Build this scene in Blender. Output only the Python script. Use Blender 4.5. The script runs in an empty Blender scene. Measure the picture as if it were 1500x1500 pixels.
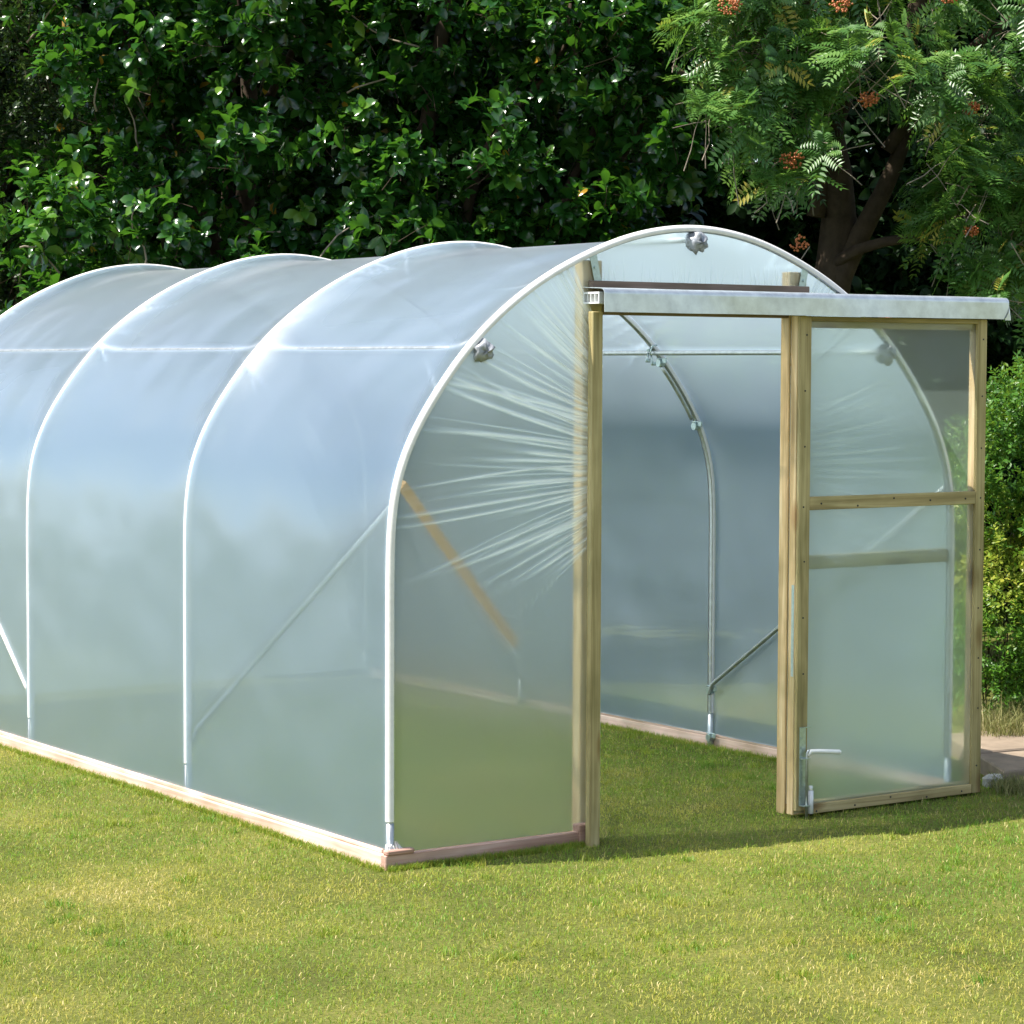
import bpy, math, random
import numpy as np
from mathutils import Matrix, Vector, Euler

rng = np.random.default_rng(7)
random.seed(7)
scene = bpy.context.scene

# ------------------------------------------------------------------ camera
CAM = np.array([-6.6342, -8.3113, 1.9677])
YAW, PITCH, ROLL = 0.601102, -0.058499, 0.00397
fwd = np.array([math.sin(YAW)*math.cos(PITCH), math.cos(YAW)*math.cos(PITCH), math.sin(PITCH)])
rgt = np.array([math.cos(YAW), -math.sin(YAW), 0.0])
upv = np.cross(rgt, fwd)
r2 = rgt*math.cos(ROLL) + upv*math.sin(ROLL)
u2 = -rgt*math.sin(ROLL) + upv*math.cos(ROLL)
cd = bpy.data.cameras.new('camera')
cam = bpy.data.objects.new('camera', cd)
scene.collection.objects.link(cam)
cam.matrix_world = Matrix(((r2[0], u2[0], -fwd[0], CAM[0]), (r2[1], u2[1], -fwd[1], CAM[1]),
                           (r2[2], u2[2], -fwd[2], CAM[2]), (0, 0, 0, 1)))
cd.sensor_width = 36.0
cd.lens = 3657.04/1500*36.0
cd.clip_start = 0.1
cd.clip_end = 2000
scene.camera = cam

# ------------------------------------------------------------------ light
SUN_EL = math.radians(60)
SUN_DIR = np.array([-0.925, 0.38])                  # towards the sun, seen from above
SUN_DIR = SUN_DIR/np.linalg.norm(SUN_DIR)
sd = Vector((SUN_DIR[0]*math.cos(SUN_EL), SUN_DIR[1]*math.cos(SUN_EL), math.sin(SUN_EL)))
sl = bpy.data.lights.new('sun', 'SUN')
sl.energy = 5.0
sl.angle = math.radians(0.53)
sl.color = (1.0, 0.95, 0.86)
sun = bpy.data.objects.new('sun', sl)
scene.collection.objects.link(sun)
sun.rotation_euler = sd.to_track_quat('Z', 'Y').to_euler()
sun.location = (-8, 5, 14)
world = bpy.data.worlds.new('World')
scene.world = world
world.use_nodes = True
wn = world.node_tree
bg = wn.nodes['Background']
sky = wn.nodes.new('ShaderNodeTexSky')
sky.sky_type = 'NISHITA'
sky.sun_disc = False
sky.sun_elevation = SUN_EL
sky.sun_rotation = math.atan2(SUN_DIR[0], SUN_DIR[1])
sky.dust_density = 0.8
tcw = wn.nodes.new('ShaderNodeTexCoord'); mpw = wn.nodes.new('ShaderNodeMapping'); mpw.inputs['Scale'].default_value = (1, 1, 2.2)
nzw = wn.nodes.new('ShaderNodeTexNoise'); nzw.inputs['Scale'].default_value = 2.4; nzw.inputs['Detail'].default_value = 5; nzw.inputs['Roughness'].default_value = 0.55
crw = wn.nodes.new('ShaderNodeValToRGB'); crw.color_ramp.elements[0].position = 0.52; crw.color_ramp.elements[1].position = 0.68
mxw = wn.nodes.new('ShaderNodeMix'); mxw.data_type = 'RGBA'
mxw.inputs[7].default_value = (11.0, 11.3, 11.8, 1)          # sunlit cloud
wn.links.new(tcw.outputs['Generated'], mpw.inputs[0]); wn.links.new(mpw.outputs[0], nzw.inputs['Vector'])
wn.links.new(nzw.outputs['Fac'], crw.inputs[0]); wn.links.new(crw.outputs[0], mxw.inputs[0])
wn.links.new(sky.outputs[0], mxw.inputs[6]); wn.links.new(mxw.outputs[2], bg.inputs[0])
bg.inputs[1].default_value = 0.095
scene.view_settings.view_transform = 'Standard'
scene.view_settings.look = 'None'
scene.view_settings.exposure = 1.05
scene.view_settings.gamma = 1
scene.render.engine = 'CYCLES'
cy = scene.cycles
cy.use_denoising = True
cy.max_bounces = 14
cy.diffuse_bounces = 4
cy.glossy_bounces = 4
cy.transmission_bounces = 10
cy.transparent_max_bounces = 12
cy.caustics_refractive = True
cy.caustics_reflective = False
cy.sample_clamp_indirect = 6.0
cy.blur_glossy = 0.5

# ------------------------------------------------------------------ helpers
def link(o, parent=None):
    scene.collection.objects.link(o)
    if parent is not None:
        o.parent = parent
    return o

def tag(o, label=None, cat=None, group=None, kind=None):
    if label: o['label'] = label
    if cat: o['category'] = cat
    if group: o['group'] = group
    if kind: o['kind'] = kind
    return o

def empty(name, loc=(0, 0, 0)):
    o = bpy.data.objects.new(name, None)
    o.location = loc
    o.empty_display_size = 0.2
    return link(o)

def np_mesh(name, verts, faces_by_n, mat, parent=None, smooth=False, attrs=None, loc=None):
    """verts (N,3); faces_by_n list of (M,k) int arrays"""
    me = bpy.data.meshes.new(name)
    verts = np.asarray(verts, dtype=np.float32)
    if loc is not None:
        verts = verts - np.asarray(loc, dtype=np.float32)
    me.vertices.add(len(verts))
    me.vertices.foreach_set('co', verts.ravel())
    idx = np.concatenate([f.ravel() for f in faces_by_n]).astype(np.int32)
    tot = np.concatenate([np.full(len(f), f.shape[1]) for f in faces_by_n]).astype(np.int32)
    st = np.concatenate([[0], np.cumsum(tot)[:-1]]).astype(np.int32)
    me.loops.add(len(idx))
    me.loops.foreach_set('vertex_index', idx)
    me.polygons.add(len(tot))
    me.polygons.foreach_set('loop_start', st)
    me.polygons.foreach_set('loop_total', tot)
    if smooth:
        me.polygons.foreach_set('use_smooth', np.ones(len(tot), dtype=bool))
    if attrs:
        for k, a in attrs.items():
            at = me.attributes.new(k, 'FLOAT', 'POINT')
            at.data.foreach_set('value', np.asarray(a, dtype=np.float32).ravel())
    me.update()
    me.validate()
    if isinstance(mat, (list, tuple)):
        for m in mat: me.materials.append(m)
    else:
        me.materials.append(mat)
    o = bpy.data.objects.new(name, me)
    if loc is not None:
        o.location = loc
    return link(o, parent)

class MB:
    """collects simple shapes into one mesh"""
    def __init__(s):
        s.v = []; s.f = []
    def poly(s, vs, fs):
        n = len(s.v)
        s.v += [tuple(map(float, v)) for v in vs]
        s.f += [tuple(i+n for i in f) for f in fs]
    def box(s, x0, x1, y0, y1, z0, z1, bev=0.0):
        b = bev
        if b <= 0:
            s.poly([(x, y, z) for z in (z0, z1) for y in (y0, y1) for x in (x0, x1)],
                   [(0, 2, 3, 1), (4, 5, 7, 6), (0, 1, 5, 4), (2, 6, 7, 3), (0, 4, 6, 2), (1, 3, 7, 5)])
            return
        vs = []
        for z, zz in ((z0, z0+b), (z1, z1-b)):
            for y, yy in ((y0, y0+b), (y1, y1-b)):
                for x, xx in ((x0, x0+b), (x1, x1-b)):
                    vs += [(x, yy, zz), (xx, y, zz), (xx, yy, z)]
        def c(i, k): return i*3+k   # i = corner (x + 2y + 4z), k = axis face
        fs = []
        for k, q in ((0, (0, 2, 6, 4)), (0, (1, 5, 7, 3)), (1, (0, 4, 5, 1)), (1, (2, 3, 7, 6)), (2, (0, 1, 3, 2)), (2, (4, 6, 7, 5))):
            fs.append(tuple(c(i, k) for i in q))
        for a, d, k, l in ((0, 1, 1, 2), (2, 3, 1, 2), (4, 5, 1, 2), (6, 7, 1, 2), (0, 2, 0, 2), (1, 3, 0, 2), (4, 6, 0, 2), (5, 7, 0, 2),
                           (0, 4, 0, 1), (1, 5, 0, 1), (2, 6, 0, 1), (3, 7, 0, 1)):
            fs.append((c(a, k), c(d, k), c(d, l), c(a, l)))
        for i in range(8):
            fs.append((c(i, 0), c(i, 1), c(i, 2)))
        s.poly(vs, fs)
    def tube(s, pts, r, n=12, cap=True, arc=None, up=None):
        pts = [Vector(p) for p in pts]
        rs = r if isinstance(r, (list, tuple, np.ndarray)) else [r]*len(pts)
        base = len(s.v)
        nrm = Vector(up) if up is not None else None
        for i, p in enumerate(pts):
            t = (pts[min(i+1, len(pts)-1)] - pts[max(i-1, 0)]).normalized()
            if nrm is None:
                nrm = t.orthogonal().normalized()
            nrm = (nrm - t*nrm.dot(t)).normalized()
            bn = t.cross(nrm)
            for k in range(n):
                a = 2*math.pi*k/n
                q = p + (nrm*math.cos(a) + bn*math.sin(a))*rs[i]
                s.v.append(tuple(q))
        for i in range(len(pts)-1):
            for k in range(n):
                k2 = (k+1) % n
                s.f.append((base+i*n+k, base+i*n+k2, base+(i+1)*n+k2, base+(i+1)*n+k))
        if cap:
            s.f.append(tuple(base+k for k in range(n-1, -1, -1)))
            s.f.append(tuple(base+(len(pts)-1)*n+k for k in range(n)))
    def prism(s, outline, axis, a0, a1):
        """outline list of 2D points extruded along axis index"""
        n = len(outline)
        def mk(p, a):
            q = list(p); q.insert(axis, a); return tuple(q)
        vs = [mk(p, a0) for p in outline] + [mk(p, a1) for p in outline]
        fs = [(i, (i+1) % n, n+(i+1) % n, n+i) for i in range(n)]
        fs += [tuple(range(n-1, -1, -1)), tuple(range(n, 2*n))]
        s.poly(vs, fs)
    def build(s, name, mat, parent=None, smooth=False, loc=None):
        me = bpy.data.meshes.new(name)
        L = Vector(loc) if loc is not None else Vector((0, 0, 0))
        me.from_pydata([tuple(Vector(v)-L) for v in s.v], [], s.f)
        me.update()
        import bmesh
        bm = bmesh.new(); bm.from_mesh(me)
        bmesh.ops.recalc_face_normals(bm, faces=bm.faces)
        bm.to_mesh(me); bm.free()
        if smooth:
            me.polygons.foreach_set('use_smooth', [len(p.vertices) <= 4 for p in me.polygons])
        me.materials.append(mat)
        o = bpy.data.objects.new(name, me)
        o.location = L
        return link(o, parent)

def nmat(name):
    m = bpy.data.materials.new(name)
    m.use_nodes = True
    nt = m.node_tree
    for n in list(nt.nodes): nt.nodes.remove(n)
    out = nt.nodes.new('ShaderNodeOutputMaterial')
    return m, nt, out

def N(nt, t, **kw):
    n = nt.nodes.new(t)
    for k, v in kw.items():
        if k.startswith('i_'):
            key = k[2:]
            key = int(key) if key.isdigit() else key.replace('_', ' ')
            n.inputs[key].default_value = v
        else:
            setattr(n, k, v)
    return n

def ramp(nt, stops):
    n = nt.nodes.new('ShaderNodeValToRGB')
    el = n.color_ramp.elements
    while len(el) < len(stops): el.new(0.5)
    for e, (p, c) in zip(el, stops):
        e.position = p
        e.color = (*c, 1) if len(c) == 3 else c
    return n

def mathn(nt, op, a=None, b=None, clamp=False):
    n = nt.nodes.new('ShaderNodeMath'); n.operation = op; n.use_clamp = clamp
    for i, x in enumerate((a, b)):
        if x is None: continue
        if isinstance(x, (int, float)): n.inputs[i].default_value = x
        else: nt.links.new(x, n.inputs[i])
    return n.outputs[0]

def tex_coord(nt, kind='Object', scale=(1, 1, 1), rot=(0, 0, 0)):
    tc = nt.nodes.new('ShaderNodeTexCoord')
    mp = nt.nodes.new('ShaderNodeMapping')
    mp.inputs['Scale'].default_value = scale
    mp.inputs['Rotation'].default_value = rot
    nt.links.new(tc.outputs[kind], mp.inputs[0])
    return mp.outputs[0]

def noise(nt, vec, scale, detail=3, rough=0.55, dist=0.0):
    n = nt.nodes.new('ShaderNodeTexNoise')
    n.inputs['Scale'].default_value = scale
    n.inputs['Detail'].default_value = detail
    n.inputs['Roughness'].default_value = rough
    n.inputs['Distortion'].default_value = dist
    if vec is not None: nt.links.new(vec, n.inputs['Vector'])
    return n.outputs['Fac']

def bump(nt, h, strength, dist=0.01, normal=None):
    b = nt.nodes.new('ShaderNodeBump')
    b.inputs['Strength'].default_value = strength
    b.inputs['Distance'].default_value = dist
    nt.links.new(h, b.inputs['Height'])
    if normal is not None: nt.links.new(normal, b.inputs['Normal'])
    return b.outputs[0]

# ------------------------------------------------------------------ materials
def wood(name, dark, mid, light, axis='z', grain=1.0, knots=True, rough=0.7):
    m, nt, out = nmat(name)
    sc = {'z': (42, 42, 1.3), 'x': (1.3, 42, 42), 'y': (42, 1.3, 42)}[axis]
    v = tex_coord(nt, 'Object', sc)
    g = noise(nt, v, 1.0, 4, 0.6, 0.8)
    r = ramp(nt, [(0.28, dark), (0.5, mid), (0.74, light)])
    nt.links.new(g, r.inputs[0])
    sc2 = {'z': (1.5, 1.5, 0.8), 'x': (0.8, 1.5, 1.5), 'y': (1.5, 0.8, 1.5)}[axis]
    v2 = tex_coord(nt, 'Object', sc2)
    w = noise(nt, v2, 3.0, 3, 0.6)
    r2_ = ramp(nt, [(0.32, (0.50, 0.52, 0.42)), (0.60, (1, 1, 1))])
    nt.links.new(w, r2_.inputs[0])
    mx = N(nt, 'ShaderNodeMix', data_type='RGBA', blend_type='MULTIPLY')
    mx.inputs[0].default_value = 0.8
    nt.links.new(r.outputs[0], mx.inputs[6]); nt.links.new(r2_.outputs[0], mx.inputs[7])
    col = mx.outputs[2]
    if knots:
        sc3 = {'z': (14, 14, 5), 'x': (5, 14, 14), 'y': (14, 5, 14)}[axis]
        vo = N(nt, 'ShaderNodeTexVoronoi'); vo.inputs['Scale'].default_value = 0.55
        nt.links.new(tex_coord(nt, 'Object', sc3), vo.inputs['Vector'])
        kr = ramp(nt, [(0.10, (0.16, 0.09, 0.05)), (0.17, (0.55, 0.42, 0.3)), (0.27, (1, 1, 1))])
        nt.links.new(vo.outputs['Distance'], kr.inputs[0])
        mk = N(nt, 'ShaderNodeMix', data_type='RGBA', blend_type='MULTIPLY')
        mk.inputs[0].default_value = 0.75
        nt.links.new(col, mk.inputs[6]); nt.links.new(kr.outputs[0], mk.inputs[7])
        col = mk.outputs[2]
    b = N(nt, 'ShaderNodeBsdfPrincipled')
    b.inputs['Roughness'].default_value = rough
    b.inputs['Specular IOR Level'].default_value = 0.3
    nt.links.new(col, b.inputs['Base Color'])
    nt.links.new(bump(nt, g, 0.35, 0.004), b.inputs['Normal'])
    nt.links.new(b.outputs[0], out.inputs[0])
    return m

M = {}
M['post'] = wood('treated_pine', (0.30, 0.17, 0.07), (0.66, 0.46, 0.23), (0.86, 0.69, 0.43))
M['door_wood'] = wood('olive_treated_pine', (0.26, 0.20, 0.085), (0.44, 0.35, 0.165), (0.58, 0.49, 0.26))
M['door_wood_x'] = wood('olive_treated_pine_rail', (0.24, 0.18, 0.08), (0.41, 0.32, 0.15), (0.54, 0.45, 0.24), 'x')
M['lintel'] = wood('brown_batten', (0.16, 0.11, 0.085), (0.25, 0.18, 0.14), (0.34, 0.26, 0.21), 'x', knots=False)
M['base_y'] = wood('sunlit_pink_base_board', (0.58, 0.36, 0.28), (0.76, 0.54, 0.45), (0.86, 0.70, 0.62), 'y', knots=False)  # side boards: sunlight put into a paler colour of the same timber
M['base_x'] = wood('shaded_pink_base_board', (0.32, 0.17, 0.13), (0.48, 0.29, 0.23), (0.60, 0.42, 0.35), 'x', knots=False)  # front boards: shade put into the darker colour

def metal(name, col, rough=0.4, metallic=0.9, mottle=0.25, scale=30):
    m, nt, out = nmat(name)
    v = tex_coord(nt, 'Object')
    n = noise(nt, v, scale, 4, 0.6)
    r = ramp(nt, [(0.3, tuple(c*(1-mottle) for c in col)), (0.7, col)])
    nt.links.new(n, r.inputs[0])
    b = N(nt, 'ShaderNodeBsdfPrincipled')
    b.inputs['Metallic'].default_value = metallic
    nt.links.new(r.outputs[0], b.inputs['Base Color'])
    nt.links.new(mathn(nt, 'MULTIPLY_ADD', n, 0.25) if False else mathn(nt, 'ADD', mathn(nt, 'MULTIPLY', n, 0.25), rough-0.12), b.inputs['Roughness'])
    nt.links.new(bump(nt, n, 0.15, 0.002), b.inputs['Normal'])
    nt.links.new(b.outputs[0], out.inputs[0])
    return m
M['galv'] = metal('galvanised_steel', (0.52, 0.55, 0.55), 0.42)
M['flash'] = metal('dull_aluminium_cover', (0.74, 0.78, 0.79), 0.36, 0.75, 0.30, 14)
M['duct'] = metal('grey_duct_tape', (0.40, 0.42, 0.46), 0.45, 0.15, 0.4, 40)
M['zinc'] = metal('zinc_plate', (0.50, 0.60, 0.58), 0.35, 0.8, 0.3, 60)

def plain(name, col, rough=0.5, spec=0.5, bumpy=0.0, sc=30, var=0.12):
    m, nt, out = nmat(name)
    v = tex_coord(nt, 'Object')
    n = noise(nt, v, sc, 4, 0.6)
    r = ramp(nt, [(0.3, tuple(c*(1-var) for c in col)), (0.7, col)])
    nt.links.new(n, r.inputs[0])
    b = N(nt, 'ShaderNodeBsdfPrincipled')
    b.inputs['Roughness'].default_value = rough
    b.inputs['Specular IOR Level'].default_value = spec
    nt.links.new(r.outputs[0], b.inputs['Base Color'])
    if bumpy: nt.links.new(bump(nt, n, bumpy, 0.01), b.inputs['Normal'])
    nt.links.new(b.outputs[0], out.inputs[0])
    return m
M['tape'] = plain('white_foam_tape', (0.84, 0.82, 0.80), 0.4, 0.5, 0.1)
M['slot'] = plain('flat_black', (0.02, 0.02, 0.02), 0.6)
M['whiteplastic'] = plain('white_plastic', (0.78, 0.79, 0.78), 0.35)

def film(name, haze=0.5, tint=(0.78, 0.88, 0.92), sharp=0.3, dif=0.27, ttint=(0.93, 0.97, 0.97), gbase=0.055, grough=0.24):
    """greenhouse polythene: part clear, part blurred, part milky; milkier along creases (doubled film) and painted highlights"""
    m, nt, out = nmat(name)
    tc = tex_coord(nt, 'Object')
    n1 = noise(nt, tc, 1.1, 2, 0.5)
    n2 = noise(nt, tex_coord(nt, 'Object', (1, 0.25, 1)), 14, 3, 0.6)
    hgt = mathn(nt, 'ADD', mathn(nt, 'MULTIPLY', n1, 1.0), mathn(nt, 'MULTIPLY', n2, 0.012))
    nb = bump(nt, hgt, 0.5, 0.14)
    att = N(nt, 'ShaderNodeAttribute', attribute_name='crease_highlight')
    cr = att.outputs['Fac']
    tr = N(nt, 'ShaderNodeBsdfTransparent'); tr.inputs[0].default_value = (0.93, 0.96, 0.95, 1)
    rf = N(nt, 'ShaderNodeBsdfRefraction'); rf.inputs['Color'].default_value = (0.92, 0.96, 0.95, 1)
    rf.inputs['IOR'].default_value = 1.05; rf.inputs['Roughness'].default_value = 0.92
    tl = N(nt, 'ShaderNodeBsdfTranslucent'); tl.inputs[0].default_value = (*ttint, 1)
    df = N(nt, 'ShaderNodeBsdfDiffuse')
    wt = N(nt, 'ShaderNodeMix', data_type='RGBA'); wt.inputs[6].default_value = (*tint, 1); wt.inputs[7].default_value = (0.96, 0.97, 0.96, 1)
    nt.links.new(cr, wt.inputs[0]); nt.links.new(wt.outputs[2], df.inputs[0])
    gl = N(nt, 'ShaderNodeBsdfGlossy'); gl.inputs['Roughness'].default_value = grough
    gl.inputs[0].default_value = (0.95, 0.97, 1, 1)
    for s_ in (df, gl): nt.links.new(nb, s_.inputs['Normal'])
    def mix(a, b, fac):
        x = N(nt, 'ShaderNodeMixShader')
        if isinstance(fac, (int, float)): x.inputs[0].default_value = fac
        else: nt.links.new(fac, x.inputs[0])
        nt.links.new(a, x.inputs[1]); nt.links.new(b, x.inputs[2]); return x.outputs[0]
    see = mix(tr.outputs[0], rf.outputs[0], 1-sharp)
    # milky = translucent + diffuse
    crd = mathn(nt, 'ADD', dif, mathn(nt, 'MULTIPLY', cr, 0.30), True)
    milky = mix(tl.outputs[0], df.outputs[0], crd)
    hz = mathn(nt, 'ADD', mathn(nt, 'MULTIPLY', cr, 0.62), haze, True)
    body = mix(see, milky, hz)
    lw = N(nt, 'ShaderNodeLayerWeight'); lw.inputs[0].default_value = 0.5
    fr = mathn(nt, 'ADD', mathn(nt, 'MULTIPLY', mathn(nt, 'POWER', lw.outputs['Facing'], 3.0), 0.70), gbase, True)
    fin = mix(body, gl.outputs[0], fr)
    nt.links.new(fin, out.inputs[0])
    return m
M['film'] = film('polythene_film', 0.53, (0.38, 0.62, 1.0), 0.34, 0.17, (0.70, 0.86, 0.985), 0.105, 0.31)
M['film_end'] = film('polythene_end_film', 0.13, (0.72, 0.86, 0.86), 0.16, 0.20, (0.88, 0.96, 0.92), 0.04)
M['film_door'] = film('polythene_door_film', 0.19, (0.72, 0.86, 0.78), 0.50, 0.26, (0.75, 0.95, 0.92))

def leafmat(name, stops, rough=0.3, trans=0.25, spec=0.6, attr='tone', tcol=(0.10, 0.22, 0.02)):
    m, nt, out = nmat(name)
    att = N(nt, 'ShaderNodeAttribute', attribute_name=attr)
    r = ramp(nt, stops)
    nt.links.new(att.outputs['Fac'], r.inputs[0])
    b = N(nt, 'ShaderNodeBsdfPrincipled')
    b.inputs['Roughness'].default_value = rough
    b.inputs['Specular IOR Level'].default_value = spec
    nt.links.new(r.outputs[0], b.inputs['Base Color'])
    t = N(nt, 'ShaderNodeBsdfTranslucent')
    mx = N(nt, 'ShaderNodeMix', data_type='RGBA', blend_type='MIX')
    mx.inputs[0].default_value = 0.5
    mx.inputs[7].default_value = (*tcol, 1)
    nt.links.new(r.outputs[0], mx.inputs[6])
    nt.links.new(mx.outputs[2], t.inputs[0])
    s_ = N(nt, 'ShaderNodeMixShader'); s_.inputs[0].default_value = trans
    nt.links.new(b.outputs[0], s_.inputs[1]); nt.links.new(t.outputs[0], s_.inputs[2])
    nt.links.new(s_.outputs[0], out.inputs[0])
    return m
M['laurel'] = leafmat('glossy_evergreen_leaf', [(0.0, (0.007, 0.035, 0.007)), (0.5, (0.018, 0.075, 0.013)), (0.82, (0.06, 0.17, 0.022)), (0.97, (0.14, 0.26, 0.03)), (1.0, (0.45, 0.26, 0.03))], 0.22, 0.32, 0.6, tcol=(0.14, 0.38, 0.02))
M['deep'] = leafmat('deep_shade_leaf', [(0.0, (0.006, 0.02, 0.005)), (1.0, (0.02, 0.055, 0.012))], 0.5, 0.1, 0.15, tcol=(0.02, 0.06, 0.005))  # near-black colour carries the shade of the rear trees
M['small'] = leafmat('small_olive_leaf', [(0.0, (0.02, 0.05, 0.015)), (0.6, (0.04, 0.085, 0.02)), (1.0, (0.12, 0.17, 0.04))], 0.34, 0.25, 0.6)
M['rowan'] = leafmat('rowan_leaf', [(0.0, (0.03, 0.10, 0.018)), (0.55, (0.075, 0.18, 0.035)), (0.92, (0.20, 0.33, 0.07)), (1.0, (0.42, 0.36, 0.06))], 0.36, 0.36, 0.5, tcol=(0.25, 0.45, 0.05))
M['shrub'] = leafmat('yellow_green_shrub_leaf', [(0.0, (0.04, 0.13, 0.015)), (0.5, (0.09, 0.22, 0.02)), (1.0, (0.42, 0.42, 0.06))], 0.40, 0.35, 0.4, tcol=(0.25, 0.35, 0.03))
M['berry'] = plain('orange_berry', (0.42, 0.12, 0.03), 0.35, 0.5, 0, 80, 0.3)
M['bark'] = plain('dark_bark', (0.065, 0.046, 0.03), 0.9, 0.2, 0.8, 14, 0.5)
M['twig'] = plain('pale_grey_twig', (0.30, 0.25, 0.19), 0.8, 0.2, 0.3, 40, 0.4)
M['grass'] = leafmat('grass_blade', [(0.0, (0.10, 0.25, 0.02)), (0.33, (0.23, 0.31, 0.035)), (0.60, (0.39, 0.37, 0.06)), (0.82, (0.50, 0.42, 0.11)), (1.0, (0.72, 0.58, 0.30))], 0.5, 0.35, 0.3, tcol=(0.44, 0.50, 0.05))
M['tuft'] = leafmat('long_dry_grass', [(0.0, (0.09, 0.13, 0.03)), (0.5, (0.24, 0.24, 0.08)), (1.0, (0.50, 0.42, 0.22))], 0.5, 0.25, 0.3, tcol=(0.3, 0.3, 0.08))

def soilmat():
    m, nt, out = nmat('lawn_soil')
    v = tex_coord(nt, 'Object')
    a = noise(nt, v, 0.9, 5, 0.6)
    b_ = noise(nt, v, 60, 5, 0.7)
    mixf = mathn(nt, 'ADD', mathn(nt, 'MULTIPLY', a, 0.5), mathn(nt, 'MULTIPLY', b_, 0.5))
    r = ramp(nt, [(0.32, (0.05, 0.05, 0.015)), (0.5, (0.12, 0.135, 0.03)), (0.68, (0.26, 0.23, 0.07))])
    nt.links.new(mixf, r.inputs[0])
    p = N(nt, 'ShaderNodeBsdfPrincipled')
    p.inputs['Roughness'].default_value = 0.95
    p.inputs['Specular IOR Level'].default_value = 0.1
    nt.links.new(r.outputs[0], p.inputs['Base Color'])
    nt.links.new(bump(nt, b_, 0.8, 0.02), p.inputs['Normal'])
    nt.links.new(p.outputs[0], out.inputs[0])
    return m
M['soil'] = soilmat()
M['stone'] = plain('buff_paving_stone', (0.27, 0.21, 0.155), 0.85, 0.2, 0.6, 9, 0.3)
M['white_stone'] = plain('pale_stone', (0.42, 0.41, 0.38), 0.8, 0.2, 0.5, 20, 0.2)

# ------------------------------------------------------------------ ground
def gz(x, y):
    """gentle unevenness of the lawn"""
    return 0.008*np.sin(1.3*x+0.7*y)*np.cos(0.9*y-0.4*x) - 0.006
gx = np.concatenate([np.linspace(-400, -8, 12)[:-1], np.linspace(-8, 8, 81), np.linspace(8, 400, 12)[1:]])
gy = np.concatenate([np.linspace(-400, -8, 12)[:-1], np.linspace(-8, 10, 91), np.linspace(10, 400, 12)[1:]])
X, Y = np.meshgrid(gx, gy, indexing='ij')
near = (np.abs(X) < 8.1) & (Y > -8.1) & (Y < 10.1)
Z = np.where(near, gz(X, Y), -0.006)
ni, nj = X.shape
ii, jj = np.meshgrid(np.arange(ni-1), np.arange(nj-1), indexing='ij')
q = (ii*nj+jj).ravel()
ground = np_mesh('lawn', np.stack([X.ravel(), Y.ravel(), Z.ravel()], 1), [np.stack([q, q+nj, q+nj+1, q+1], 1)], M['soil'], smooth=True)
tag(ground, kind='structure')

# ------------------------------------------------------------------ value noise used for placement
class VN:
    def __init__(s, seed, n=64):
        s.g = np.random.default_rng(seed).random((n, n)); s.n = n
    def __call__(s, x, y):
        x = np.asarray(x); y = np.asarray(y)
        xi = np.floor(x).astype(int); yi = np.floor(y).astype(int)
        fx = x-xi; fy = y-yi
        fx = fx*fx*(3-2*fx); fy = fy*fy*(3-2*fy)
        n = s.n
        g = s.g
        a = g[xi % n, yi % n]; b = g[(xi+1) % n, yi % n]; c = g[xi % n, (yi+1) % n]; d = g[(xi+1) % n, (yi+1) % n]
        return (a*(1-fx)+b*fx)*(1-fy) + (c*(1-fx)+d*fx)*fy
vn1, vn2, vn3 = VN(1), VN(2), VN(3)

# ------------------------------------------------------------------ polytunnel
W = 1.527
PX = np.array([1.527, 1.527, 1.527, 1.525, 1.508, 1.454, 1.360, 1.247, 1.141, 0.971, 0.770, 0.565, 0.320, 0.0])
PZ = np.array([0.0, 0.6, 1.10, 1.30, 1.479, 1.639, 1.799, 1.946, 2.070, 2.215, 2.345, 2.440, 2.525, 2.566])
def catmull(P, n):
    P = np.asarray(P, float)
    Q = np.vstack([2*P[0]-P[1], P, 2*P[-1]-P[-2]])
    out = []
    for i in range(1, len(Q)-2):
        t = np.linspace(0, 1, n, endpoint=False)[:, None]
        a, b, c, d = Q[i-1], Q[i], Q[i+1], Q[i+2]
        out.append(0.5*((2*b)+(-a+c)*t+(2*a-5*b+4*c-d)*t**2+(-a+3*b-3*c+d)*t**3))
    out.append(Q[-2][None])
    return np.vstack(out)
half = list(zip(-PX, PZ))
full = half + [(-x, z) for x, z in half[-2::-1]]
prof = catmull(full, 14)
# resample by arc length, smooth a little
def resample(P, n):
    d = np.concatenate([[0], np.cumsum(np.linalg.norm(np.diff(P, axis=0), axis=1))])
    t = np.linspace(0, d[-1], n)
    return np.stack([np.interp(t, d, P[:, k]) for k in range(P.shape[1])], 1)
prof = resample(prof, 361)
for _ in range(60):
    prof[1:-1] = 0.25*prof[:-2]+0.5*prof[1:-1]+0.25*prof[2:]
tan = np.gradient(prof, axis=0); tan /= np.linalg.norm(tan, axis=1)[:, None]
nor = np.stack([-tan[:, 1], tan[:, 0]], 1)           # outward: left wall -> (-1,0)
HY = [0.0, 1.735, 3.475, 5.209]
def at_height(z):
    """index on the left half of the profile at height z"""
    h = len(prof)//2
    return int(np.argmin(np.abs(prof[:h, 1]-z)))
def hw(z):
    h = len(prof)//2
    return float(np.interp(z, prof[:h, 1], -prof[:h, 0]))
def topz(x):
    h = len(prof)//2
    return float(np.interp(-abs(x), prof[:h, 0], prof[:h, 1]))

tun = empty('polytunnel', (0, 0, 0))
tag(tun, 'hooped garden polytunnel in milky polythene with an open sliding timber door, standing on the lawn', 'polytunnel')

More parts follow.
